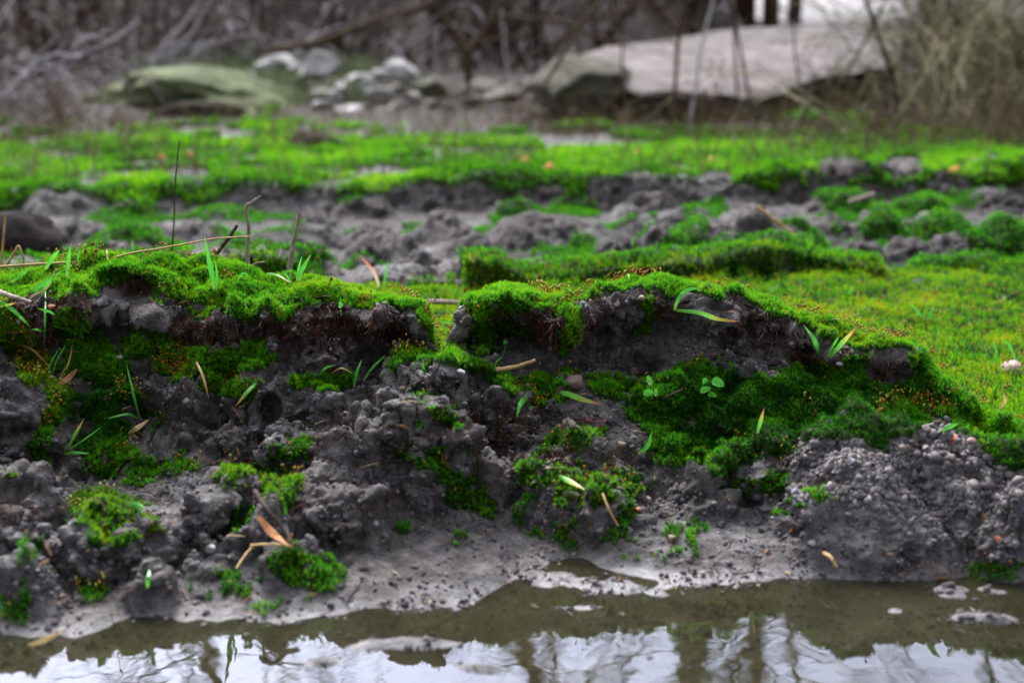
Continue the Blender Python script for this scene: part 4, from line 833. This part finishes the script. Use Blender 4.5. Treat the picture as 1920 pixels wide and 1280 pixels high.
PEB = [(1079, 716, 22, 'brown', 'rough brown stone sitting below the mossy knob'), (1382, 578, 10, 'pink', 'pink pebble high on the right bank face'), (1574, 682, 8, 'white', 'white pebble at the foot of the orange tipped blades'),
 (1788, 824, 15, 'orange', 'orange pebble on top of the gravel mound'), (1822, 828, 12, 'pink', 'pale pink pebble right beside the orange pebble'), (1736, 803, 9, 'pink', 'small pinkish pebble on the gravel mound crest left of the orange one'),
 (1107, 566, 7, 'tan', 'tan pebble under the left part of the right moss cap'), (1203, 559, 9, 'tan', 'flat tan pebble in the root band of the right bank'), (1157, 570, 7, 'pink', 'small pink pebble under the right moss cap'),
 (864, 698, 9, 'white', 'shiny white pebble on the face of the middle mound'), (885, 699, 7, 'tan', 'tan pebble right of the shiny white one'), (871, 757, 8, 'blue', 'blue grey pebble low on the middle mound'), (992, 722, 7, 'white', 'pale pebble in moss left of the brown stone'),
 (755, 728, 7, 'tan', 'tan pebble on the left flank of the middle mound'), (1166, 832, 10, 'tan', 'tan pebble in the flat mud slope'), (604, 634, 7, 'pink', 'pinkish pebble on the left bank face near the top clod'),
 (269, 632, 7, 'grey', 'small grey pebble above the left moss tufts'), (348, 751, 8, 'white', 'pale greenish white pebble below the long left moss patch'), (223, 670, 8, 'white', 'pale pebble between the left moss patches'),
 (35, 602, 9, 'white', 'white pebble at the far left under the grass blades'), (97, 576, 9, 'orange', 'reddish pebble under the left grass'), (514, 650, 10, 'grey', 'light grey pebble right of the long left moss patch'), (96, 549, 8, 'pink', 'pointed pink pebble on the left crest'), (235, 606, 8, 'brown', 'brown pebble under the dark cave of the left cap'),
 (1893, 690, 26, 'pink', 'flat pale stone lying on the lawn at the right edge'), (352, 941, 14, 'white', 'rounded pale pebble in the left foreground mud'), (395, 971, 11, 'tan', 'tan pebble in the left foreground beside the rounded one'), (395, 1028, 12, 'white', 'blurred pale pebble low in the left foreground'),
 (315, 1100, 9, 'tan', 'small tan pebble close to the puddle at left'), (705, 981, 8, 'white', 'tiny white pebble on the bare mud slope left of centre'), (1524, 1018, 9, 'white', 'white pebble on the shore right of centre'), (1485, 993, 7, 'orange', 'small orange pebble on the shore above the white one'),
 (1260, 1008, 10, 'tan', 'tan pebble on the mud flat below the centre moss'), (1215, 938, 10, 'tan', 'yellowish pebble right of the foreground moss'), (1197, 955, 8, 'orange', 'orange brown pebble just below the yellowish one'), (1645, 1117, 10, 'white', 'right hand white pebble at the waterline'), (1618, 1118, 9, 'white', 'left hand white pebble at the waterline'),
 (1872, 1011, 9, 'orange', 'orange pebble near the right edge above the water'), (1352, 983, 11, 'dark', 'dark pebble on the mud flat right of centre'), (1490, 922, 10, 'blue', 'bluish pebble at the left foot of the gravel mound'), (1600, 866, 9, 'blue', 'bluish pebble in the gravel mound'), (1330, 248, 12, 'pink', 'pale pink stone on the far turf below the slab'), (1400, 288, 11, 'grey', 'grey stone on the far turf right of the middle')]
for i, (u, v, r_, k, lab) in enumerate(PEB):
    p, n = hit(u, v); m = p[1] / F * r_
    me = rock_mesh(m, m * .8, m * .75, 100 + i, 3, 5, .05); me.materials.append(smat(k))
    o = bpy.data.objects.new('pebble', me); COL.objects.link(o); o.location = [float(q) for q in pix(u, v, p[1] - .2 * m)]; o.rotation_euler = (random.uniform(-.3, .3), random.uniform(-.3, .3), random.uniform(0, 6)); tag(o, lab, 'pebble')
FAR = [(597, 138, 42, 28, 4.4, 'palestone', 'largest pale rock of the rubble heap'), (754, 142, 34, 25, 4.5, 'palestone', 'pale rock at the right end of the rubble heap'), (717, 184, 28, 20, 4.2, 'palestone', 'pale rock low in the middle of the rubble'), (626, 190, 22, 20, 4.2, 'palestone', 'small pale rock below the largest one'), (655, 214, 30, 13, 4.0, 'palestone', 'flat pale rock at the foot of the rubble'),
 (528, 122, 34, 22, 4.7, 'palestone', 'greyish rock left of the largest pale one'), (668, 153, 34, 17, 4.6, 'palestone', 'flat grey rock in the middle of the heap'), (455, 115, 30, 26, 4.9, 'mossstone', 'leftmost mossy grey rock of the heap'), (806, 172, 32, 28, 4.4, 'mossstone', 'mossy green rock right of the rubble heap'), (778, 188, 18, 16, 4.1, 'palestone', 'small rock leaning on the mossy green rock'), (842, 214, 16, 15, 3.9, 'palestone', 'single little rock right of the rubble'), (690, 206, 14, 12, 4.0, 'mossstone', 'small mossy rock in front of the rubble'), (565, 160, 20, 14, 4.3, 'mossstone', 'little dark rock under the left pale rocks')]
FAR += [(470, 150, 22, 14, 4.4, 'mossstone', 'mossy chunk where the boulder meets the rubble'), (860, 178, 34, 14, 4.3, 'earthstone', 'broad pale chunk stretching the rubble toward the centre'), (820, 205, 20, 10, 4.0, 'mossstone', 'low mossy chunk in front of the mossy green rock'), (600, 206, 24, 11, 4.0, 'palestone', 'low pale chunk at the left foot of the rubble'), (492, 132, 26, 17, 4.6, 'palestone', 'greyish rock just right of the leftmost mossy one'), (560, 128, 18, 12, 4.6, 'palestone', 'small rock between the two left pale rocks'), (640, 172, 24, 16, 4.3, 'palestone', 'rock directly under the right side of the largest pale rock'), (690, 172, 22, 15, 4.3, 'palestone', 'rock left of the low middle one'),
 (600, 182, 20, 13, 4.2, 'mossstone', 'mossy chunk left of the small pale rock'), (745, 172, 20, 14, 4.3, 'mossstone', 'mossy chunk under the right pale rock'), (715, 150, 20, 12, 4.5, 'palestone', 'flat chunk left of the right pale rock'), (790, 150, 18, 14, 4.5, 'mossstone', 'darker rock behind the mossy green rock'), (880, 196, 24, 12, 4.0, 'earthstone', 'low flat stone between the rubble and the slab'), (955, 180, 46, 16, 4.1, 'earthstone', 'broad low stone left of the boulder'), (915, 168, 34, 14, 4.3, 'earthstone', 'pale low stone behind the broad one left of the boulder'), (1000, 165, 30, 14, 4.3, 'earthstone', 'pale stone touching the back of the boulder'), (745, 208, 16, 10, 4.0, 'palestone', 'little flat stone at the rubble foot in the middle')]
for i, (u, v, ru, rv, d, k, lab) in enumerate(FAR):
    ru *= 1.22; rv *= 1.3; v -= 5
    m = d / F; me = rock_mesh(ru * m, ru * m * .9, rv * m, 200 + i, 3, 12, .06, True); me.materials.append(smat(k))
    o = bpy.data.objects.new('rock', me); COL.objects.link(o); o.location = [float(q) for q in pix(u, v, d - (.0 if u < 540 else .1))]; o.rotation_euler = (0, random.uniform(-.2, .2), random.uniform(-.5, .5)); tag(o, lab, 'rock', 'rubble rocks in front of the thicket')
me = rock_mesh(.062, .05, .040, 301, 4, 6, .12); me.materials.append(mat_simple('black_wet_stone', (.006, .005, .005), (.015, .012, .012), 40, .95, .002, None, .05))  # black lump stands in for the dark of a rut hollow
o = bpy.data.objects.new('rock', me); COL.objects.link(o); o.location = [float(q) for q in pix(10, 468, 1.42)]; tag(o, 'black rounded wet stone behind the bank at the left edge', 'rock')
# boulder left of the slab, tilted slab
me = rock_mesh(.155, .22, .105, 305, 5, 9, .12); me.materials.append(mat_simple('lichen_boulder', (.02, .024, .014), (.11, .10, .08), 9, .9, .01))
o = bpy.data.objects.new('boulder', me); COL.objects.link(o); o.location = [float(q) for q in pix(1100, 182, 3.75)]; tag(o, 'greenish grey boulder supporting the left end of the pale slab', 'boulder')
def slab():
    ring = [(1040, 116, 3.95), (1090, 98, 4.1), (1128, 82, 4.25), (1180, 77, 4.35), (1300, 62, 4.7), (1400, 48, 5.0), (1560, 42, 5.2), (1668, 38, 5.3), (1700, 62, 4.9), (1680, 112, 4.15), (1600, 124, 3.95), (1520, 146, 3.8), (1430, 180, 3.55), (1400, 174, 3.6), (1290, 168, 3.6), (1180, 170, 3.58), (1120, 140, 3.75)]
    T = np.array([[float(q) for q in pix(*r)] for r in ring]); c = T.mean(0)
    bm = bmesh.new(); n = len(T); NR = 7
    def nv(p): return bm.verts.new(p)
    rows_ = []
    # densify the ring
    D = []
    for i in range(n):
        for k in range(6):
            D.append(T[i] * (1 - k / 6) + T[(i + 1) % n] * (k / 6))
    D = np.array(D); m = len(D)
    jit = fbm(D[:, 0], D[:, 1], D[:, 2] * 0, .12, 3, 7) * .028
    D = c + (D - c) * (1 + jit[:, None])
    cen = nv(c + np.array([0, 0, .006]))
    R_ = []
    for k in range(1, NR + 1):
        f = k / NR; L = c + (D - c) * f; L[:, 2] += .010 * fbm(L[:, 0], L[:, 1], L[:, 2] * 0, .3, 4, 9) - (.008 if k == NR else 0)
        R_.append([nv(q) for q in L])
    for k, (dz, ins) in enumerate([(.015, 1.008), (.04, 1.0), (.07, .975), (.10, .93), (.12, .86)]):
        L = c + (D - c) * ins; L[:, 2] -= dz; L += .014 * rng.normal(size=L.shape) * [1, 1, .4]
        R_.append([nv(q) for q in L])
    bot = nv(c - np.array([0, 0, .13]))
    for i in range(m):
        j = (i + 1) % m
        f = bm.faces.new((cen, R_[0][i], R_[0][j])); f.material_index = 0
        for a in range(len(R_) - 1):
            f = bm.faces.new((R_[a][i], R_[a + 1][i], R_[a + 1][j], R_[a][j])); f.material_index = 0 if a < NR else 1
        f = bm.faces.new((R_[-1][i], bot, R_[-1][j])); f.material_index = 1
    bmesh.ops.recalc_face_normals(bm, faces=bm.faces)
    me = bpy.data.meshes.new('stone_slab'); bm.to_mesh(me); bm.free()
    me.materials.append(mat_simple('slab_top', (.040, .034, .029), (.175, .155, .143), 9, .95, .006, 40, .1)); me.materials.append(mat_simple('slab_broken_edge', (.008, .009, .006), (.045, .038, .028), 12, .95, .02))  # edge colour holds the undercut's shade as well as dark green stone
    o = bpy.data.objects.new('stone_slab', me); COL.objects.link(o); tag(o, 'large pale flat stone slab tilted towards the meadow at upper right', 'stone slab')
slab()
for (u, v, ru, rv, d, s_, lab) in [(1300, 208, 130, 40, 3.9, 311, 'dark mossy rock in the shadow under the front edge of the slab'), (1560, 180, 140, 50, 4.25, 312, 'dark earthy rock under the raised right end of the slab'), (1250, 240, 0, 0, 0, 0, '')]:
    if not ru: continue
    m = d / F; me = rock_mesh(ru * m, .25, rv * m, s_, 4, 6, .15); me.materials.append(mat_simple('shaded_rock', (.008, .012, .004), (.05, .045, .03), 10, .95, .01))  # near-black colour paints in the shade below the slab
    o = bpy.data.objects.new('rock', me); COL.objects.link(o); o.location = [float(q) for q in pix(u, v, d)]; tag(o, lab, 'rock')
me = rock_mesh(.42, .30, .108, 330, 5, 3, .30); me.materials.append(mat_simple('mossy_boulder', (.022, .034, .010), (.115, .13, .070), 9, .95, .008, None, .1))
o = bpy.data.objects.new('boulder', me); COL.objects.link(o); o.location = [float(q) for q in pix(430, 205, 4.15)]; tag(o, 'large low moss tinted boulder at upper left beside the rubble', 'boulder')
# near-black lump paints the shade of the cave in the left mound
me = rock_mesh(.12, .08, .045, 320, 4, 6, .25); me.materials.append(mat_simple('dark_soil_clod', (.008, .006, .004), (.035, .028, .018), 14, .95, .01))
o = bpy.data.objects.new('soil_clod', me); COL.objects.link(o); o.location = [float(q) for q in pix(375, 226, 3.75)]; tag(o, 'dark soil clod under the grassy hummock at upper left', 'soil clod')
me = rock_mesh(.05, .05, .03, 321, 3, 6, .25); me.materials.append(bpy.data.materials['dark_soil_clod'])
o = bpy.data.objects.new('soil_clod', me); COL.objects.link(o); o.location = [float(q) for q in pix(580, 275, 2.85)]; tag(o, 'small dark clod on the far turf left of the fallen branch', 'soil clod')

# ------------------------------------------------------------------ bare shrubs and trees
M['bark_g'] = mat_simple('grey_bark', (.014, .0085, .0045), (.095, .064, .038), 20, .85, attr='tone')
M['bark_b'] = mat_simple('brown_bark', (.005, .0028, .0013), (.045, .024, .011), 20, .85, attr='tone')
M['bark_p'] = mat_simple('pale_bark', (.16, .145, .15), (.40, .38, .41), 20, .8, attr='tone')
M['bark_o'] = mat_simple('olive_twigs', (.035, .038, .014), (.19, .19, .10), 20, .85, attr='tone')
def grow(mb, p, d, L, r, lvl, seg=7, curl=.25, drop=0., kids=4, sides=4, tone=None):
    P = [np.array(p, float)]; d = unit(np.array(d, float)); tn = rng.random() if tone is None else tone
    for k in range(seg):
        d = unit(d + rng.normal(size=3) * curl * .5 + np.array([0, 0, -drop * (k / seg)])); P.append(P[-1] + d * L / seg)
    C = cr(P, seg * 2); V_, f = tube(C, r, max(r * .35, .0006), sides); mb.add(V_, f, tn)
    if lvl > 0:
        for k in range(kids):
            i = int(len(C) * rng.uniform(.2, .95)); i = min(i, len(C) - 2); td = unit(C[i + 1] - C[i])
            o = unit(np.cross(td, rng.normal(size=3)))
            grow(mb, C[i], td * .7 + o * rng.uniform(.4, 1.0), L * rng.uniform(.35, .65), r * .55, lvl - 1, max(3, seg - 2), curl, drop, kids, max(3, sides - 1), tn)
def shrub(name, loc, n, h, r, spread, mat, lvl=2, drop=.1, curl=.3, kids=4, label=None, cat='shrub', group=None, tone=None, twmat=None):
    e = empty(name, loc, label, cat, group)
    st = MBld(); tw = MBld()
    for k in range(n):
        a = rng.uniform(0, 6.28); p = np.array([math.cos(a), math.sin(a), 0]) * rng.uniform(0, spread * .25); p[2] = -.03
        dr = np.array([rng.normal() * spread, rng.normal() * spread * .7, 1.]); L = h * rng.uniform(.55, 1.1)
        P = [p]; d = unit(dr)
        for q in range(8):
            d = unit(d + rng.normal(size=3) * curl * .4 + np.array([0, 0, -drop * q / 8])); P.append(P[-1] + d * L / 8)
        C = cr(P, 18); V_, f = tube(C, r * rng.uniform(.6, 1.1), r * .3, 6); st.add(V_, f, rng.random())
        for q in range(kids + 2):
            i = int(rng.uniform(2, 16)); td = unit(C[i + 1] - C[i]); o = unit(np.cross(td, rng.normal(size=3)))
            grow(tw, C[i], td * .6 + o * rng.uniform(.4, 1.1), L * rng.uniform(.25, .5), r * .4, lvl - 1, 5, curl, drop, kids, 4)
    a_ = st.build('stems', mat, e); b_ = tw.build('twigs', twmat or mat, e)
    return e
def copy_thing(e, loc, rz, sc, label=None, group=None):
    c = e.copy(); COL.objects.link(c); c.location = loc; c.rotation_euler = (0, 0, rz); c.scale = (sc, sc, sc)
    if label: c['label'] = label
    if group: c['group'] = group
    for ch in e.children:
        k = ch.copy(); COL.objects.link(k); k.parent = c
    return c
def gz(xx, yy):
    return float(base_height(np.array([xx]), np.array([yy]))[0])
def at(u, d): 
    xx = float(pix(u, 200, d)[0]); return (xx, d, gz(xx, d))
GR = 'bare shrubs of the dark thicket'
LB = 'bare tangled brown shrub of the thicket behind the rubble'
protos = [shrub('bare_shrub', at(u, d), 9, h, .007, .5, M[m], 3, .15, .45, 3, LB, 'shrub', GR) for u, d, h, m in
          [(60, 5.4, .9, 'bark_b'), (330, 5.8, 1.0, 'bark_b'), (620, 6.0, 1.0, 'bark_b'), (900, 5.8, .9, 'bark_b')]]
ORD = ['first', 'second', 'third', 'fourth', 'fifth', 'sixth', 'seventh', 'eighth', 'ninth', 'tenth', 'eleventh', 'twelfth', 'thirteenth', 'fourteenth', 'fifteenth']
ROW = {5.6: 'front', 6.3: 'second', 7.0: 'third', 7.8: 'rearmost'}
for i, pr in enumerate(protos): pr['label'] = ('leftmost', 'second from left', 'third from left', 'rightmost')[i] + ' of the four wide shrubs at the front of the thicket'
k = 0
for d_, us in ((5.6, [180, 470, 760, 1020]), (6.3, [-80, 120, 400, 700, 980, 1150, 1260]), (7.0, [0, 250, 520, 800, 1080, 1200]), (7.8, [60, 330, 620, 900, 1150])):
    for j, u in enumerate(us):
        copy_thing(protos[k % 4], at(u + rng.uniform(-40, 40), d_ + rng.uniform(-.2, .2)), rng.uniform(0, 6.28), rng.uniform(.8, 1.25), 'bare brown shrub, ' + ORD[j] + ' from the left in the ' + ROW[d_] + ' row of the thicket', GR); k += 1
# paler arching brambles nearer, at the left
for (u, d, h, lab) in [(120, 4.3, .55, 'tangled pale bramble over the low ground at upper left'), (430, 5.1, .7, 'tall pale bramble behind the mossy boulder'), (700, 5.4, .6, 'wispy bramble behind the right end of the rubble'), (960, 5.0, .5, 'wispy bramble left of the boulder'), (40, 4.0, .6, 'pale arching bramble at the left edge of the thicket'), (200, 4.6, .7, 'pale bramble left of the grassy hummock'), (330, 5.0, .6, 'light lilac grey bramble above the grassy hummock'), (-60, 3.6, .55, 'grey bramble reaching in from the left edge'), (520, 5.3, .6, 'pale thin bramble behind the rubble heap')]:
    shrub('bramble', at(u, d), 6, h, .005, .8, M['bark_p'], 2, .55, .35, 3, lab, 'bramble', twmat=M['bark_b'])
# diagonal and crossing boughs
def bough(label, pts, d, r0, r1, mk, side=()):
    o = twig(label, pts, r0 * 1000, r1 * 1000, mk, d=d, side=[(a, b * 1000, c * 1000) for a, b, c in side], name='bough', cat='bough', wob=.05)
bough('long pale double bough slanting up to the right across the thicket', [(505, 95), (600, 78), (700, 40), (790, 12), (860, -30)], 4.6, .012, .007, 'bark_g', [([(640, 62), (700, 55), (770, 30), (850, -5)], .007, .004)])
bough('forked grey bough standing over the gap between rubble and slab', [(880, 165), (878, 110), (905, 60), (960, -20)], 4.4, .014, .007, 'bark_g', [([(880, 110), (850, 60), (815, 5)], .010, .006), ([(890, 85), (930, 75), (1000, 60)], .006, .004)])
bough('pale lilac bough slanting at upper left', [(100, 120), (180, 95), (230, 65), (262, 38)], 4.4, .010, .005, 'bark_p')
bough('forked whitish bough above the grassy hummock', [(288, 118), (310, 85), (345, 45), (375, 0)], 4.6, .009, .004, 'bark_p', [([(312, 88), (345, 80), (368, 50), (385, 10)], .006, .003), ([(310, 92), (325, 118), (345, 124)], .006, .004)])
bough('thin pale branch hanging over the boulder left of the slab', [(1140, -10), (1080, 60), (1040, 130), (1000, 190)], 3.5, .006, .004, 'bark_g')
bough('long low branch crossing the thicket above the slab', [(940, 30), (1060, 45), (1130, 75), (1210, 88)], 4.6, .008, .005, 'bark_g')
# saplings in front of the slab
for (u, d, h, r_, ln, mk, lab) in [(1428, 3.2, 1.6, .006, -.02, 'bark_b', 'dark crooked sapling crossing the middle of the slab'), (1382, 3.3, 1.3, .006, .0, 'bark_g', 'thin grey sapling left of the crooked one'), (1258, 3.2, .9, .009, .06, 'bark_g', 'pale thick stalk leaning in front of the slab'), (1290, 3.25, .8, .007, .01, 'bark_p', 'pale upright stalk in front of the slab'), (1185, 3.3, .7, .006, .0, 'bark_g', 'thin stalk in front of the left slab end'), (1535, 3.4, 1.0, .006, -.01, 'bark_g', 'faint grey sapling in front of the right slab half'), (1510, 3.2, .5, .005, .02, 'bark_g', 'short stalk below the right slab edge'), (1690, 3.1, 1.6, .009, .0, 'bark_b', 'dark sapling at the right end of the slab'), (1600, 3.1, .4, .004, .1, 'bark_g', 'low twig in front of the slab right end')]:
    e = empty('sapling', at(u, d), lab, 'sapling'); mb = MBld(); P = [np.array([0, 0, -.03])]; dd = unit(np.array([ln, 0, 1.]))
    for q in range(12): dd = unit(dd + rng.normal(size=3) * np.array([.17, .12, .02]) + np.array([ln * .5, 0, .12])); P.append(P[-1] + dd * h / 12)
    r_ *= .6; C = cr(P, 30); V_, f = tube(C, r_, r_ * .4, 6, .05); mb.add(V_, f, .5); mb.build('stem', M[mk], e)
    tw = MBld()
    for q in range(7):
        i = int(rng.uniform(6, 28)); grow(tw, C[i], np.array([rng.normal(), rng.normal() * .5, .8]), h * rng.uniform(.12, .3), r_ * .35, 1, 4, .4, .1, 2, 3)
    tw.build('twigs', M[mk], e)
# right thicket: fine olive grey twigs
rp = [shrub('twiggy_bush', at(u, d), 11, h, .0045, .4, M['bark_o'], 3, .15, .35, 3, ['wide twiggy bush in front of the other bushes at the right of the slab', 'twiggy bush at the right edge behind the front bushes', 'taller twiggy bush behind the two wide bushes at the right'][i], 'bush', 'olive grey bushes at the right edge', twmat=M['bark_o' if i % 2 else 'bark_g']) for i, (u, d, h) in enumerate([(1800, 3.4, .55), (1920, 3.6, .65), (1860, 4.1, .7)])]
RB = ['just behind the dark right sapling', 'foremost of the middle ones', 'front one cut by the right edge', 'nearest one with the bright base', 'beyond the right edge', 'hiding the slab end', 'middle one far back', 'far back near the right edge', 'small one right behind the slab', 'small one left behind the slab', 'small one behind the slab end', 'small distant one right of the slab', 'small distant one at the right edge']
M['bark_y'] = mat_simple('dry_stalks', (.10, .09, .05), (.32, .29, .19), 20, .85, attr='tone')
for i, (u, d) in enumerate([(1780, 4.0), (1820, 3.2), (1960, 3.3), (1880, 3.1), (2050, 3.8), (1770, 4.6), (1800, 4.9), (1930, 4.6), (1560, 5.8), (1440, 6.2), (1650, 5.9), (1840, 5.7), (1990, 5.5)]):
    copy_thing(rp[i % 3], at(u, d), rng.uniform(0, 6.28), rng.uniform(.7, 1.0) * (1 if d < 5 else .33), 'olive twiggy bush of the right thicket, ' + RB[i])
for (u, d, h, lab) in [(1740, 3.0, .5, 'pale dry stalks crossing at the left of the right thicket'), (1850, 3.05, .55, 'pale dry stalks in the middle of the right thicket'), (1930, 2.95, .5, 'pale dry stalks at the right edge of the thicket')]:
    shrub('dry_stalks', at(u, d), 12, h, .0035, .45, M['bark_y'], 2, .2, .3, 2, lab, 'dry stalks')
for i, (u, d, s_) in enumerate([(1400, 6.3, .20), (1480, 6.6, .22), (1560, 6.2, .18), (1640, 6.5, .22), (1720, 6.3, .26), (1800, 6.6, .28)]):
    copy_thing(protos[i % 4], at(u, d), rng.uniform(0, 6.28), s_, ('leftmost', 'second', 'third', 'fourth', 'fifth', 'rightmost')[i] + ' low dark shrub along the skyline behind the slab', 'low shrubs on the skyline')
# low brush at the foot of the thicket and slab
br = shrub('twiggy_bush', at(1480, 3.15), 12, .22, .0025, .9, M['bark_g'], 2, .3, .5, 4, 'low grey brushwood lying at the foot of the slab', 'bush', 'low brushwood on the far turf')
BW = ['below the raised slab end', 'below the middle of the slab front', 'just left of the dark right sapling', 'in front of the slab left end', 'in front of the boulder', 'left of the boulder', 'near the left edge', 'second from the left edge', 'cut by the left edge', 'before the dark soil clod', 'behind the tufts at the left edge', 'below the rubble rocks', 'at the foot of the right bushes', 'near the right edge']
for i, (u, d, s_) in enumerate([(1560, 3.0, .8), (1380, 2.95, .7), (1620, 3.3, 1.1), (1240, 3.2, .7), (1060, 3.3, .8), (960, 3.4, .8), (80, 3.1, .7), (200, 3.4, .7), (-20, 2.9, .8), (330, 3.2, .4), (30, 3.5, 1.1), (480, 3.5, .4), (1720, 2.9, 1.0), (1860, 2.8, .9)]):
    copy_thing(br, at(u, d), rng.uniform(0, 6.28), s_, 'low grey brushwood tuft lying on the far turf, ' + BW[i], 'low brushwood on the far turf')
br['label'] = 'low grey brushwood tuft on the far turf under the thin saplings'
# dead grass
def deadgrass(n, cond, label, mk='deadg'):
    w = cond * sstep(.0, .25, fbm(fc[:, 0], fc[:, 1], fc[:, 2], .3, 3, 400) + .15)
    p, nn, ix = sample(w / np.maximum(fy, 1), n); k = len(p); d = unit(np.array([0, 0, 1.]) + rng.normal(size=(k, 3)) * .45)
    L = .03 + .07 * rng.random((k, 1)); s = unit(np.cross(d, rng.normal(size=(k, 3)))) * .0009; m_ = p + d * L * .6; d2 = unit(d + rng.normal(size=(k, 3)) * .35); t_ = m_ + d2 * L * .5
    V_ = np.stack([p - s, p + s, m_ + s * .8, m_ - s * .8, t_], 1); 
    Fc = np.concatenate([(np.arange(k)[:, None] * 5 + np.array([0, 1, 2])), (np.arange(k)[:, None] * 5 + np.array([0, 2, 3])), (np.arange(k)[:, None] * 5 + np.array([3, 2, 4]))])
    o = mesh_np('dry_grass', V_.reshape(-1, 3), Fc, M[mk], smooth=False, attrs={'tone': np.repeat(rng.random(k), 5)}); tag(o, label, 'grass', kind='stuff')
M['deadg'] = mat_leafy('dead_grass', [(.1, (.03, .022, .010)), (.6, (.085, .068, .034)), (.9, (.16, .135, .08))], .2)
M['hum'] = mat_leafy('withered_green', [(.1, (.05, .06, .03)), (.6, (.11, .15, .06)), (.9, (.20, .21, .14))], .2)
deadgrass(1500, (fy > 2.05) * (fy < 3.0), 'short dead grass mixed into the turf beyond the far bank')
deadgrass(3500, (fy > 2.3) * (fy < 4.2), 'thin dead grass stalks scattered through the far turf')
deadgrass(9000, (fy > 3.9) * (fy < 5.3) * (fu > 240) * (fu < 700), 'greyish green withered grass covering the hummock at upper left', 'hum')
# trees whose trunks stand behind, and mirror in the puddle
def tree(label, u, d, h, r_, lean, mk, kids=14, sp=.9):
    loc = at(u, d); e = empty('bare_tree', loc, label, 'tree'); mb = MBld(); P = [np.array([0, 0, -.1])]; dd = unit(np.array([lean, 0, 1.]))
    for q in range(12): dd = unit(dd + rng.normal(size=3) * np.array([.05, .05, .01])); P.append(P[-1] + dd * h / 12)
    C = cr(P, 30); V_, f = tube(C, r_, r_ * .25, 10, .03); mb.add(V_, f, .4); mb.build('trunk', M[mk], e); tw = MBld()
    for q in range(kids):
        i = int(rng.uniform(8, 28)); grow(tw, C[i], np.array([rng.normal(), rng.normal(), .7]) * sp + np.array([0, 0, .3]), h * rng.uniform(.18, .35), r_ * .28, 2, 6, .35, .0, 4, 4, .4)
    tw.build('crown', M[mk], e)
tree('thick dark tree trunk rising behind the left part of the slab', 1292, 7.2, 5.5, .15, .02, 'bark_b')
tree('slender tree behind the slab right of the thick trunk', 1392, 8.0, 6, .06, .0, 'bark_b')
tree('thin grey tree behind the middle of the slab', 1440, 8.3, 6.5, .05, -.02, 'bark_g')
tree('thin brown tree behind the right half of the slab', 1478, 8.8, 6.5, .045, .01, 'bark_b')
tree('slanting grey tree beyond the right thicket', 1760, 7.6, 5.5, .05, -.18, 'bark_g')
tree('thin tree at the far right beyond the bushes', 1960, 8.2, 6, .05, -.08, 'bark_g')
tree('bare tree behind the upper left thicket', 300, 9.2, 5, .09, .05, 'bark_b')
tree('second bare tree behind the thicket left of the thick trunk', 830, 9.0, 5.5, .09, -.05, 'bark_b')
